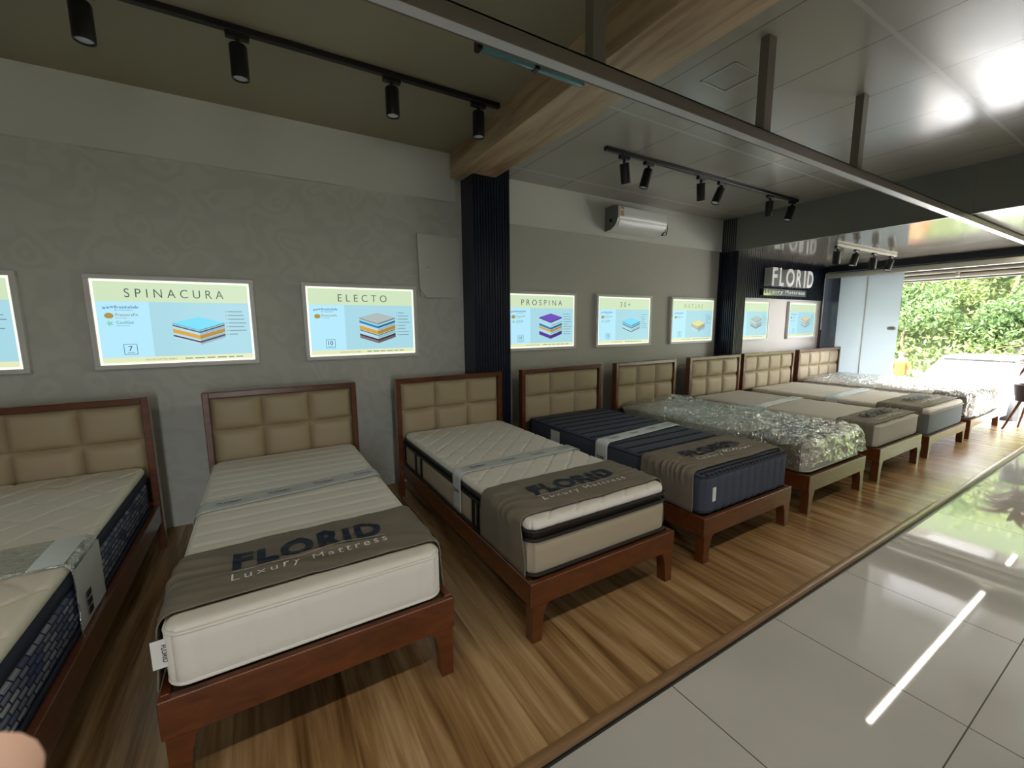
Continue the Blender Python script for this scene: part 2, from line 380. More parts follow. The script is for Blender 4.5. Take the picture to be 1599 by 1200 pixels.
# ceilings, beam and bulkhead
struct('ceiling', MB().box(-4.2, 1.70, -4.6, WY, 3.07, 3.2), M['ceil_matte'])
struct('ceiling_middle', MB().box(1.98, 5.87, -4.6, WY, 2.95, 3.2), M['ceil_gloss'])
struct('ceiling_low', MB().box(5.91, 11.0, -4.6, WY, 2.5, 2.56), M['ceil_low'])
mb = MB().box(5.87, 5.91, -4.6, WY, 2.5, 3.2); mb.box(5.865, 5.872, 1.34, 1.36, 2.5, 2.95); struct('trim_7', mb, M['beam_gray'])
struct('beam', MB().box(1.655, 2.012, -4.6, WY-.037, 2.85, 3.12, .003, 1), M['beamwood'])
struct('roof', MB().box(-4.4, 11.0, -4.8, WY+.2, 3.26, 3.36), M['dark_wall'])  # unseen slab added over the ceilings to stop light leaking in
mb = MB(); mb.box(2.42, 2.66, 1.575, 1.585, 2.947, 2.951).box(2.42, 2.66, 1.79, 1.80, 2.947, 2.951).box(2.42, 2.43, 1.575, 1.80, 2.947, 2.951).box(2.65, 2.66, 1.575, 1.80, 2.947, 2.951)
struct('trim_8', mb, M['alu'])
# rest of the room (behind and beside the camera): side wall, front wall with a narrow opening added for light
struct('wall_left', MB().box(-4.35, -4.2, -4.6, WY+.15, -.1, 3.25), M['band'])
mb = MB().box(-4.2, 9.3, -4.75, -4.6, 2.6, 3.25)
mb.box(-.15, 9.3, -4.75, -4.6, -.1, 2.6).box(-4.2, -.65, -4.75, -4.6, -.1, 2.6).box(-.65, -.15, -4.75, -4.6, -.1, .4)
struct('wall_front', mb, M['dark_wall'])
struct('wall_end', MB().box(XE, XE+.12, -4.6, -1.6, -.1, 2.4), M['white_wall'])
# glazed end of the shop
struct('trim_9', MB().box(XE-.06, XE+.1, -4.6, WY, 2.395, 2.5), M['navy'])
struct('trim_10', MB().box(XE-.10, XE-.02, -4.6, WY-.03, 2.285, 2.365, .012), M['cream_metal'])
mb = MB().tube([(XE+.22, -4.6, 2.27), (XE+.22, 3.05, 2.27)], .03, 10).tube([(XE+.3, -4.6, 2.2), (XE+.3, 3.0, 2.2)], .035, 10)
for y in (2.2, .6, -1.2): mb.box(XE+.2, XE+.33, y-.02, y+.02, 2.18, 2.4)
struct('trim_11', mb, M['cream_metal'])
struct('trim_12', MB().box(XE+.05, XE+.5, -4.6, WY, 2.30, 2.42).box(XE+.36, XE+.5, -4.6, WY, 2.15, 2.30), M['dark_wall'])
struct('trim_13', MB().tube([(XE-.12, 3.84, 2.29), (XE-.12, 3.84, 1.35)], .009, 8), M['white_plastic'])
wnd = struct('window_1', MB().box(XE-.006, XE+.006, 3.64, WY-.002, 0, 2.285), M['glass'])
wnd2 = struct('window_2', MB().box(XE-.006, XE+.006, 3.245, 3.64, 0, 2.285), M['frosted'])
MB().box(XE-.012, XE+.012, 3.232, 3.247, 0, 2.285).build('window_joint', M['white_plastic'], wnd2)
dr = struct('door_1', MB().box(XE-.006, XE+.006, 2.765, 3.232, .01, 2.285), M['frosted'])
mb = MB().box(XE-.03, XE+.03, 2.80, 2.90, 1.36, 1.41, .008); mb.box(XE-.045, XE-.03, 2.775, 2.86, 1.375, 1.395, .004)
MB.build(mb, 'door_handle', M['alu'], dr)
struct('wall_outside', MB().box(XE+.09, XE+.5, 3.645, 4.3, -.4, 2.6), M['navy'])
struct('wall_outside_end', MB().box(XE+.09, XE+.2, 4.3, 4.6, -.4, 2.6), M['navy'])
struct('trim_14', MB().box(9.36, 9.44, 1.05, WY, TZ-.12, -.005), M['alu'])
struct('trim_15', MB().box(9.46, 9.60, -3.0, 3.6, -.16, -.09, .01), flat('red threshold', (150, 40, 44), .5))

# ------------------------------------------------------------------ hung linear light
bar = thing('linear_light', (3.7, 1.375, 2.44), 'long bronze-grey hanging light bar crossing under the wooden beam', 'light')
BA, BB, BZ0, BZ1 = 1.345, 1.404, 2.441, 2.494
mb = MB(); mb.box(-2.2, 9.0, BA, BA+.006, BZ0, BZ1).box(-2.2, 9.0, BB-.006, BB, BZ0, BZ1).box(-2.2, 9.0, BA, BB, BZ1-.006, BZ1).box(-2.2, -2.19, BA, BB, BZ0, BZ1).box(8.99, 9.0, BA, BB, BZ0, BZ1)
mb.build('housing', M['dark_metal'], bar)
tag(MB().box(-2.19, 4.98, BA+.007, BB-.007, BZ0+.001, BZ0+.010).build('diffuser', M['led_off'], bar), 'unlit white diffuser strip', None)
x = 5.0
while x < 8.9:
    tag(MB().box(x, min(x+.97, 8.98), BA+.007, BB-.007, BZ0+.001, BZ0+.010).build('lit_diffuser', M['led_on'], bar), 'lit warm white diffuser strip', None); x += 1.0
for px, zt in ((-.1, 3.07), (1.21, 3.07), (2.38, 2.95), (3.485, 2.95)):
    MB().box(px-.033, px+.033, 1.352, 1.398, BZ1-.001, zt-.001).build('hanger', M['dark_metal'], bar)
def light_bar(name_label, x0, x1, yc, posts):
    o = thing('linear_light', ((x0+x1)/2, yc, BZ0), name_label, 'light')
    a, b = yc-.03, yc+.03
    MB().box(x0, x1, a, a+.006, BZ0, BZ1).box(x0, x1, b-.006, b, BZ0, BZ1).box(x0, x1, a, b, BZ1-.006, BZ1).box(x0, x0+.01, a, b, BZ0, BZ1).box(x1-.01, x1, a, b, BZ0, BZ1).build('housing', M['dark_metal'], o)
    MB().box(x0+.011, x1-.011, a+.007, b-.007, BZ0+.001, BZ0+.010).build('lit_diffuser', M['led_on'], o)
    for px, zt in posts: MB().box(px-.033, px+.033, a+.007, b-.007, BZ1-.001, zt-.001).build('hanger', M['dark_metal'], o)
light_bar('added lit light bar, out of view above the camera, brightening the near beds', -3.4, 4.9, .35, ((-2.4, 3.07), (-.6, 3.07), (1.2, 3.07), (3.0, 2.95), (4.6, 2.95)))  # bar added to brighten the near mattress tops; no such fixture is seen
light_bar('short lit light bar under the canopy outside the glass front, seen mirrored in the tiles', 9.7, 10.9, 1.375, ((9.9, 2.5), (10.7, 2.5)))
g = thing('glass_strip', (1.3, 1.98, 2.8), 'short teal-edged glass strip hung beside the wooden beam', 'glass strip')
MB().box(1.0, 1.656, 1.965, 1.995, 2.80, 2.852, .004).build('strip', M['teal_glass'], g)
for x in (1.01, 1.34): MB().box(x-.012, x+.012, 1.958, 2.002, 2.795, 2.86).build('clip', M['black'], g)

# ------------------------------------------------------------------ track spotlights
def track(name, x0, x1, y, zt, m, label, th=.035):
    o = MB().box(x0, x1, y-.018, y+.018, zt-th, zt-.001, .004, 1).build(name, m, None, ((x0+x1)/2, y, zt)); tag(o, label, 'track rail')
track('track_rail', -2.4, 1.62, 2.86, 3.07, M['black'], 'black ceiling track on the matte olive ceiling left of the wooden beam')
track('track_rail', 2.58, 5.66, 2.79, 2.95, M['black'], 'black ceiling track on the glossy ceiling above the air conditioner')
track('track_rail', 6.45, 8.38, 2.67, 2.5, M['cream_metal'], 'pale ceiling track near the glass front, above the shop sign', .034)
def spot(x, y, ztrack, L, D, tilt_x, tilt_y, label, group):
    o = thing('spotlight', (x, y, ztrack), label, 'spotlight', group)
    MB().box(x-.055, x+.055, y-.018, y+.018, ztrack-.03, ztrack, .004, 1).build('adaptor', M['black'], o)
    MB().tube([(x, y, ztrack-.028), (x, y, ztrack-.062)], .011, 8).build('stem', M['black'], o)
    rot = Matrix.Rotation(radians(tilt_y), 3, 'Y') @ Matrix.Rotation(radians(tilt_x), 3, 'X')
    c = (x, y, ztrack-.06); r = D/2
    MB().lathe([(r*.9, 0), (r, -.006), (r, -L+.004), (r*.97, -L), (r*.84, -L), (r*.80, -L+.008), (.001, -L+.008)], c, 20).turn(c, rot).build('housing', M['black'], o)
    MB().lathe([(r*.79, -L+.0075), (r*.4, -L+.004), (.001, -L+.003)], c, 16).turn(c, rot).build('lens', M['led_off'], o)
G1, G2, G3 = 'spotlights on the track left of the beam', 'spotlights on the track above the air conditioner', 'spotlights on the track by the glass front'
for x, lb in ((-.58, 'first black spotlight from the left, cut by the top edge of the photo'), (.03, 'second black spotlight from the left, between two posters'), (.845, 'third black spotlight from the left, hanging above the ELECTO poster'), (1.45, 'black spotlight at the track end beside the wooden beam')):
    spot(x, 2.86, 3.035, .165, .085, 0, 0, lb, G1)
L2 = [(2.80, 18, 'first spotlight of the middle track, nearest the wooden beam'), (3.10, -12, 'second spotlight of the middle track, above the air conditioner left end'),
      (3.84, 16, 'third spotlight of the middle track, tilted right'), (4.17, -22, 'fourth spotlight of the middle track, tilted left with a bright edge'),
      (5.07, 12, 'fifth spotlight of the middle track, next to its far end'), (5.55, -14, 'last spotlight at the far end of the middle track')]
for x, ty, lb in L2: spot(x, 2.79, 2.915, .16, .082, 8, -ty, lb, G2)
L3 = [(6.50, 14, 'first spotlight on the pale track, nearest the shop sign'), (7.05, -16, 'second spotlight on the pale track'), (7.62, 10, 'third spotlight on the pale track'), (8.22, -20, 'last spotlight on the pale track, nearest the glass front')]
for x, ty, lb in L3: spot(x, 2.67, 2.466, .16, .088, 6, -ty, lb, G3)

# ------------------------------------------------------------------ wall panel and air conditioner
p = thing('access_panel', (1.52, WY-.03, 2.03), 'grey square access panel with a broken lower corner, beside the dark column', 'wall panel')
mb = MB().prism([(1.315, 2.325), (1.725, 2.318), (1.725, 1.757), (1.385, 1.752), (1.325, 1.835)], 'y', WY-.036, WY-.018); mb.build('door_leaf', flat('grey panel paint', (204, 206, 196), .6), p)
MB().prism([(1.335, 2.30), (1.715, 2.30), (1.715, 1.765), (1.335, 1.765)], 'y', WY-.018, WY-.001).build('box', M['cream_metal'], p)
MB().lathe([(.006, 0), (.006, .012), (.001, .013)], (1.405, WY-.036, 2.03), 10).turn((1.405, WY-.036, 2.03), Matrix.Rotation(radians(90), 3, 'X')).build('lock', M['alu'], p)
ac = thing('air_conditioner', (4.0, 3.86, 2.55), 'white split air conditioner on the upper wall between the two columns', 'air conditioner')
X0, X1, YB = 3.60, 4.42, WY-.036
def acp(x, prof): return [(x, y, z) for y, z in prof]
prof = [(YB, 2.83), (YB-.14, 2.835), (YB-.19, 2.825), (YB-.205, 2.80), (YB-.205, 2.69), (YB-.195, 2.655), (YB-.16, 2.61), (YB-.10, 2.575), (YB, 2.565)]
mb = MB().prism(prof, 'x', X0, X1); mb.build('body', M['white_plastic'], ac, smooth=50)
mb = MB().prism([(YB-.207, 2.835-.02), (YB-.215, 2.80), (YB-.215, 2.69), (YB-.207, 2.68)], 'x', X0+.012, X1-.012); mb.build('front_panel', M['white_plastic'], ac, smooth=50)
MB().prism([(YB-.206, 2.672), (YB-.200, 2.646), (YB-.168, 2.604), (YB-.162, 2.61), (YB-.19, 2.65), (YB-.197, 2.672)], 'x', X0+.03, X1-.03).build('flap', M['white_plastic'], ac)
MB().prism([(y, z) for y, z in prof], 'x', X0-.006, X0).build('side_cover', M['grey_plastic'], ac, smooth=50)
MB().lathe([(.022, 0), (.022, .006), (.001, .006)], (X0-.006, YB-.10, 2.675), 14).turn((X0-.006, YB-.10, 2.675), Matrix.Rotation(radians(-90), 3, 'Y')).build('pipe_hole', M['black'], ac)
st = MB().box(X0+.018, X0+.085, YB-.2165, YB-.2152, 2.705, 2.812).build('rating_sticker', flat('cream sticker', (214, 200, 160), .6), ac)
mb = MB(); c = (X0+.052, 2.79)
arc = [(c[0]+.026*cos(a), c[1]+.026*sin(a)-.006) for a in [pi*k/12 for k in range(13)]]; arc += [(c[0]+.016*cos(a), c[1]+.016*sin(a)-.006) for a in [pi*(12-k)/12 for k in range(13)]]
mb.prism([(x, z) for x, z in arc], 'y', YB-.2175, YB-.2164)
for k in range(3): mb.box(X0+.03, X0+.074, YB-.2175, YB-.2164, 2.715+.018*k, 2.722+.018*k)
mb.build('rating_print', flat('brown print', (110, 82, 40), .6), st)
MB().tube([(X1-.03, YB-.17, 2.70), (X1+.01, YB-.19, 2.71), (X1+.05, YB-.18, 2.66), (X1+.045, YB-.16, 2.585), (X1+.0, YB-.15, 2.575), (X1-.01, YB-.16, 2.62), (X1+.02, YB-.17, 2.66), (X1+.03, YB-.16, 2.62), (X1-.02, YB-.14, 2.575)], .006, 8).build('cable', M['black'], ac)

# ------------------------------------------------------------------ backlit posters
EM = {}
def em(rgb, s=1.0):
    s = round(s*.44, 3)
    k = (rgb, s)
    if k not in EM: EM[k] = glow('backlit print %d %d %d' % rgb, rgb, s)
    return EM[k]
HEAD, BODY, LEFT, EDGE = (206, 226, 190), (172, 220, 232), (178, 228, 246), (252, 255, 226)
def poster(cx, title, layers, bullets, badge, label, zs=0.0, tcol=(84, 98, 92), logos=3, big=False, y0=WY):
    W, H, cz = .895, .578, 1.531; x0, x1, z0, z1 = cx-W/2, cx+W/2, cz-H/2, cz+H/2
    o = thing('light_box', (cx, y0, cz), label, 'illuminated poster', 'backlit mattress posters along the wall')
    yf = y0-.038; f = .03
    mb = MB()
    for a, b, c, d in ((x0-f, x1+f, z1, z1+f), (x0-f, x1+f, z0-f, z0), (x0-f, x0, z0, z1), (x1, x1+f, z0, z1)): mb.box(a, b, yf-.006, y0-.001, c, d, .003, 1)
    mb.build('frame', M['frame_grey'], o)
    pn = MB().box(x0, x1, yf+.006, yf+.012, z0, z1).build('panel', em(EDGE, 1.15), o)
    def patch(name, a, b, c, d, mt, dy=.0): return MB().box(a, b, yf+.004-dy, yf+.0065-dy, c, d).build(name, mt, pn)
    e = .014
    patch('header_print', x0+e, x1-e, z1-.148, z1-e, em(HEAD, .95)); patch('main_print', x0+.29, x1-e, z0+.05, z1-.148, em(BODY, .9)); patch('side_print', x0+e, x0+.29, z0+.05, z1-.148, em(LEFT, .98)); patch('footer_print', x0+e, x1-e, z0+e, z0+.05, em((226, 232, 190), .95))
    ink = em(tcol, .8); fn = lambda ox, oz: (lambda x, y, z: (ox+x, yf+.0032, oz+y))
    if title:
        mb = MB(); text_on(mb, title, fn(cx, z1-.118), width=min(.56, .068*len(title)) if not big else .17, height=.062, bold=-.004, space=1.6, center=True); build_each(mb, 'title_letter', ink, pn)
    # exploded mattress: stacked rhombic layers, each a top face and two side faces
    mx, mw, md = cx+.115, .155, .052
    zb = cz+zs; layers = [(c_, t_*1.15, g_*1.3) for c_, t_, g_ in layers]
    for i, (rgb, th, gap) in enumerate(layers):
        top = tuple(min(255, int(v*1.12+12)) for v in rgb); mid = rgb; dk = tuple(int(v*.82) for v in rgb); y = yf+.0035-.0002*(len(layers)-i)
        lay = MB().add([(mx-mw, y, zb), (mx, y, zb-md), (mx, y, zb-md-th), (mx-mw, y, zb-th)], [(0, 1, 2, 3)]).build('layer_print', em(mid, .85), pn, smooth=0)
        MB().add([(mx, y, zb-md), (mx+mw, y, zb), (mx+mw, y, zb-th), (mx, y, zb-md-th)], [(0, 1, 2, 3)]).build('layer_shade', em(dk, .85), pn, smooth=0)
        if i == 0: MB().add([(mx-mw, y, zb), (mx, y, zb+md*.8), (mx+mw, y, zb), (mx, y, zb-md)], [(0, 1, 2, 3)]).build('layer_top', em(top, .9), pn, smooth=0)
        zb -= th+gap
    mb = MB(); random.seed(len(title)+int(cx*10))
    for k in range(bullets):
        z = cz+.075-.028*k; mb.box(x1-.165, x1-.159, yf+.0030, yf+.0038, z, z+.006); mb.box(x1-.15, x1-.15+random.uniform(.05, .115), yf+.0030, yf+.0038, z, z+.006)
    mb.build('bullet_lines', em((120, 150, 160), .9), pn, smooth=0)
    names = [('BreatheSafe', 'Bio Tencel Fabrics', (70, 110, 150), (120, 170, 200)), ('PressureFit', 'Technology', (150, 150, 110), (176, 150, 70)), ('CoolGel', 'Memory foam', (90, 160, 170), (140, 214, 190))]
    for k in range(logos):
        nm, sub, c1, c2 = names[k % 3]; z = z1-.195-.052*k; lx = x0+.075
        mb = MB(); n = 14
        if k % 3 == 1: mb.add([(lx+.024*cos(2*pi*i/n), yf+.0032, z+.004+.019*sin(2*pi*i/n)) for i in range(n)], [tuple(range(n))])
        elif k % 3 == 0:
            for q in range(3): mb.box(lx-.028+.02*q, lx-.012+.02*q, yf+.003, yf+.0036, z-.004+.004*q, z+.010+.003*q)
        else: mb.add([(lx+(.022 if i % 2 else .010)*cos(2*pi*i/10), yf+.0032, z+.004+(.022 if i % 2 else .010)*sin(2*pi*i/10)) for i in range(10)], [tuple(range(10))])
        mb.build('logo', em(c2, .9), pn, smooth=0)
        mb = MB(); text_on(mb, nm, fn(x0+.108, z+.002), height=.019, bold=.01); text_on(mb, sub, fn(x0+.108, z-.014), height=.009); mb.build('logo_text', em(c1, .9), pn, smooth=0)
    if badge:
        bx, bz = x0+.165, z0+.105; s = .036; mb = MB()
        for a, b, c, d in ((-s, s, s-.003, s), (-s, s, -s, -s+.003), (-s, -s+.003, -s, s), (s-.003, s, -s, s)): mb.box(bx+a, bx+b, yf+.003, yf+.0036, bz+c, bz+d)
        text_on(mb, badge, fn(bx, bz-.010), height=.034, center=True, bold=.01); mb.box(bx-.02, bx+.02, yf+.003, yf+.0036, bz-.024, bz-.021); mb.build('warranty_badge', em((76, 92, 110), .9), pn, smooth=0)
    mb = MB(); text_on(mb, 'VISCOSE KNITTED FABRIC', fn(x0+.235, z0+.024), height=.011)
    xx = x0+.46
    for k in range(6):
        l = random.uniform(.03, .06); mb.box(xx, xx+l, yf+.003, yf+.0036, z0+.026, z0+.033); xx += l+.014
    mb.build('footer_text', em((120, 128, 110), .9), pn, smooth=0)
WHT, NVY, GLD, BLU, GRY, PUR, BRN, SKY = (196, 226, 240), (66, 74, 100), (226, 172, 62), (44, 132, 196), (150, 160, 160), (92, 66, 160), (140, 122, 128), (100, 190, 214)
poster(-1.733, '', [(WHT, .02, .01), (GLD, .02, .01)], 5, '', 'leftmost backlit poster, cut off by the left edge of the photo')
poster(-.478, 'SPINACURA', [(SKY, .006, .004), (NVY, .008, .0), (WHT, .014, .002), (GLD, .024, .003), (WHT, .010, .0), (NVY, .010, .0), (WHT, .012, 0)], 7, '7', 'backlit poster reading SPINACURA above the white mattress bed', -.004)
poster(.808, 'ELECTO', [(GRY, .010, .010), (BLU, .016, .004), (WHT, .014, .002), (GLD, .026, .004), (NVY, .006, .004), (WHT, .014, .006), ((70, 62, 70), .012, .0), (BRN, .02, 0)], 8, '10', 'backlit poster reading ELECTO beside the grey access panel', .036, logos=2)
poster(2.705, 'PROSPINA', [(PUR, .010, .022), (WHT, .012, .008), (BLU, .020, .004), (GLD, .020, .004), (WHT, .018, .006), (PUR, .034, 0)], 9, '10', 'backlit poster reading PROSPINA with purple mattress layers, right of the first column', .043)
poster(3.968, '30+', [(SKY, .016, .006), (BLU, .012, .012), (WHT, .014, .004), (NVY, .008, 0)], 7, '10', 'backlit poster reading 30+ below the air conditioner', -.005, big=True)
poster(5.305, 'NATURE', [((196, 190, 130), .018, .006), ((170, 170, 120), .012, .0), (WHT, .030, 0)], 5, '5', 'backlit poster with faint title, just left of the second column', -.035, tcol=(150, 176, 140), logos=2)
poster(6.775, '', [(GRY, .010, .008), (WHT, .012, .008), ((200, 180, 140), .014, .008), (GRY, .012, .006), ((120, 120, 116), .016, 0)], 6, '', 'backlit poster half hidden behind the second column, under the shop sign', .03, logos=3)
poster(8.345, '', [((196, 176, 130), .012, .008), (WHT, .012, .006), ((206, 180, 120), .014, .008), (WHT, .012, .006), ((150, 130, 90), .012, 0)], 6, '5', 'rightmost backlit poster, beside the glass front', .03, logos=3)

# ------------------------------------------------------------------ shop sign
YS = WY-.042
sg = thing('shop_sign', (7.65, YS, 2.08), 'white raised FLORID letters over a steel plaque on the navy ribbed panel', 'sign')
xs = [7.02, 7.22, 7.46, 7.765, 8.01, 8.13]
for ch, x, wd in (('F', 7.02, .145), ('L', 7.235, .135), ('O', 7.43, .26), ('R', 7.755, .17), ('I', 8.0, .045), ('D', 8.115, .20)):
    mb = MB(); text_on(mb, ch, lambda a, b, c, x=x: (x+a, YS-.063-c, 2.085+b), width=wd, height=.28, bold=.022, depth=.16)
    lt = mb.build('letter', M['white_plastic'], sg, smooth=0)
pq = MB().box(6.92, 8.25, YS-.06, YS, 1.925, 2.035, .004, 1).build('plaque', M['mirror_plate'], sg)
mb = MB(); text_on(mb, 'Luxury Mattress', lambda a, b, c: (6.98+a, YS-.066-c, 1.963+b), width=1.2, height=.06, bold=.006, space=1.25, depth=.06); mb.build('plaque_letters', M['white_plastic'], pq, smooth=0)

# ------------------------------------------------------------------ beds
YH = 3.53                                   # front of every headboard
def bed(cx, w, wh, ch, yf, zt, zb, ncol, label):
    o = thing('bed', (cx, (yf+YH)/2, 0), label, 'bed', 'upholstered wooden beds in a row')
    x0, x1 = cx-w/2, cx+w/2; h0, h1 = ch-wh/2, ch+wh/2; hz = 1.047; wd = M['bedwood']; sf = .04
    mb = MB()
    mb.box(h0, h0+sf, YH, YH+.07, 0, hz, .004, 1).box(h1-sf, h1, YH, YH+.07, 0, hz, .004, 1).box(h0+sf-.002, h1-sf+.002, YH+.001, YH+.069, hz-.042, hz-.0005, .004, 1).box(h0+sf, h1-sf, YH+.005, YH+.06, zb, zb+.14)
    mb.build('headboard_frame', wd, o)
    MB().box(h0+sf, h1-sf, YH+.045, YH+.062, zb+.14, hz-.042).build('headboard_panel', M['headboard_back'], o)
    ix0, ix1 = h0+sf, h1-sf; cw = (ix1-ix0)/ncol; rows = ((.768, hz-.042), (.50, .768))
    for za, zc in rows:
        for i in range(ncol):
            a, b = ix0+i*cw, ix0+(i+1)*cw
            def fn(u, v, a=a, b=b, za=za, zc=zc):
                U, V = abs(2*u-1), abs(2*v-1)
                return (a+(b-a)*u, YH+.042-.048*((1-U**4)*(1-V**4))**.55, za+(zc-za)*v)
            MB().grid(fn, 16, 16).build('cushion', M['cushion'], o, smooth=80)
    for a, b in ((x0+.002, x0+.03), (x1-.03, x1-.002)): MB().box(a, b, yf+.028, YH+.003, zb, zt, .003, 1).build('side_rail', wd, o)
    MB().box(x0, x1, yf, yf+.03, zb, zt, .003, 1).build('foot_rail', wd, o)
    MB().box(x0+.03, x1-.03, yf+.03, YH+.002, zt-.045, zt-.012).build('slat_base', M['headboard_back'], o)
    for sx, xe in ((1, x0), (-1, x1)):
        prof = [(.010, zb+.001), (.010, 0), (.062, 0), (.066, zb*.35), (.074, zb*.7), (.088, zb*.92), (.10, zb+.001)]
        mb = MB().prism([(xe+sx*a, z) for a, z in prof], 'y', yf+.001, yf+.06)
        mb.build('leg', wd, o)
    mb = MB().box(cx-.03, cx+.03, (yf+YH)/2-.03, (yf+YH)/2+.03, 0, zt-.045)
    mb.build('center_leg', wd, o)
    return o
#        cx     w    wh    ch   yf    zt   zb  ncol
BEDS = [(-1.15, 1.0, 1.00, -1.147, 1.53, .32, .20, 3, 'leftmost bed, cut by the left edge of the photo, under a blue-sided mattress'),
        (.135, .985, 1.01, .14, 1.545, .352, .215, 3, 'mahogany bed below the SPINACURA poster, carrying the all-white mattress'),
        (1.49, 1.0, 1.03, 1.483, 1.5, .305, .185, 3, 'mahogany bed in front of the first dark column, under the beige-sided mattress'),
        (2.785, 1.03, 1.06, 2.76, 1.5, .298, .175, 3, 'bed below the PROSPINA poster, carrying the navy mattress'),
        (4.07, 1.0, 1.05, 4.038, 1.5, .315, .185, 3, 'bed below the 30+ poster, its mattress wrapped in clear plastic with a grey foot cover'),
        (5.41, 1.06, 1.14, 5.405, 1.5, .32, .19, 3, 'bed in front of the second column, carrying the plain stone-grey mattress'),
        (6.83, 1.28, 1.42, 6.765, 1.5, .25, .15, 4, 'wide bed with eight cushions, second from the glass front, under the slate-sided mattress'),
        (8.37, 1.42, 1.46, 8.36, 1.5, .25, .15, 4, 'wide bed with eight cushions next to the glass front, under a plastic-wrapped mattress')]
for b in BEDS: bed(*b)
YM0, YM1 = 1.545, 3.505

def mtop(x, y, z, nx, ny, nz): return 0
def pipes(o, m, x0, x1, y0, y1, R, levels, r=.006, name='piping'):
    mb = MB()
    for z in levels: mb.tube(ring(x0, x1, y0, y1, z, R), r, 8, closed=True)
    return mb.build(name, m, o)
def side_tag(o, x, y, z0, z1, wd, sx, text, side_x=True):
    """small white cloth tag sticking out of a seam"""
    mb = MB(); mb.box(min(x, x+sx*wd), max(x, x+sx*wd), y-.002, y+.002, z0, z1)
    t = mb.build('tag', M['tag'], o)
    if text:
        mb = MB(); xm = x+sx*wd*.55
        text_on(mb, text, lambda a, b, c: (xm+b, y-.0028, (z0+z1)/2-a), height=wd*.22, center=True, bold=.02); mb.build('tag_text', M['ink'], t, smooth=0)
    return t

TOPZ = {}
def mat_root(k, cx, w, z0, label):
    return thing('mattress', (cx, (YM0+YM1)/2, z0), label, 'mattress', 'mattresses lying on the beds')
groove = lambda d, wd, a: -a*exp(-(d/wd)**2)
def puzzle(x, y, s=.165):
    X = x/s+.23*sin(2*pi*y/s*1.0)*1.0; Y = y/s+.23*sin(2*pi*x/s)
    dx = abs((X+.5) % 1-.5); dy = abs((Y+.5) % 1-.5)
    return min(dx, dy)*s
# 1: cream pillow top, navy border, blue woven sides
cx, w = -1.165, .95; x0, x1 = cx-w/2, cx+w/2
m1 = mat_root(1, cx, w, .32, 'pillow-top mattress with blue patterned sides at the left edge of the photo')
rbox(x0, x1, YM0, YM1, .322, .515, .03, .07, .035).build('body', M['weave'], m1)
rbox(x0-.008, x1+.008, YM0-.008, YM1, .505, .565, .028, .075, .025).build('border_band', M['navy_dark'], m1)
rbox(x0+.002, x1-.002, YM0, YM1-.004, .55, .605, .026, .07, .009, lambda x, y, z, a, b, c: (groove(puzzle(x+.05*y, y*.9+.03*sin(9*x), .23), .009, .009) if c > .5 else 0)).build('pillow_top', M['cream_fabric'], m1, smooth=70)
pipes(m1, M['navy_dark'], x0-.002, x1+.002, YM0-.002, YM1, .07, (.33,), .007)
# 2: all white with cross stitch lines
cx, w = .128, .925; x0, x1 = cx-w/2, cx+w/2; z0, z1 = .353, .565
m2 = mat_root(2, cx, w, z0, 'all-white mattress below the SPINACURA poster')
def f2(x, y, z, a, b, c):
    if c > .5: return groove(abs((y+.03) % .118-.059), .009, .009)+.003*NZ(x*3, y*3)
    if abs(b) > .5 and z < z1-.05 and z > z0+.02: return groove(abs((x+.02) % .15-.075), .009, .006)
    if abs(a) > .5 and z < z1-.05 and z > z0+.02: return groove(abs((y+.02) % .15-.075), .009, .006)
    return 0
rbox(x0, x1, YM0+.02, YM1, z0, z1, .035, .06, .0125, f2, .03).build('body', M['white_fabric'], m2, smooth=70)
pipes(m2, M['white_fabric'], x0+.004, x1-.004, YM0+.024, YM1-.004, .06, (z0+.018, z1-.020), .006)
side_tag(m2, x0+.03, YM0+.055, .43, .525, .06, -1, 'FLORID')
# 3: beige sides, dark double piping, quilted white pillow top
cx, w = 1.485, .955; x0, x1 = cx-w/2, cx+w/2; z0 = .306
m3 = mat_root(3, cx, w, z0, 'white quilted pillow-top mattress with beige sides and dark brown piping')
rbox(x0, x1, YM0-.01, YM1, z0, .492, .03, .06, .03).build('body', M['beige_fabric'], m3)
rbox(x0+.006, x1-.006, YM0, YM1-.004, .485, .54, .012, .06, .03).build('border_band', M['darkbrown'], m3)
rbox(x0+.004, x1-.004, YM0-.004, YM1-.006, .525, .58, .027, .06, .008, lambda x, y, z, a, b, c: (groove(puzzle(x, y, .17), .0075, .010)+.004 if c > .5 else (groove(abs((x % .26)-.13), .012, .003) if abs(b) > .5 else 0))).build('pillow_top', M['white_fabric'], m3, smooth=70)
pipes(m3, M['darkbrown'], x0-.002, x1+.002, YM0-.012, YM1, .062, (z0+.012, .492, .534), .009)
for yy in (3.18, 3.05, 2.13, 2.07):
    MB().box(x0-.010, x0+.002, yy-.014, yy+.014, z0+.02, .50, .003, 1).build('strap', M['black'], m3)
side_tag(m3, x1-.01, YM0+.045, .36, .44, .03, 1, '')
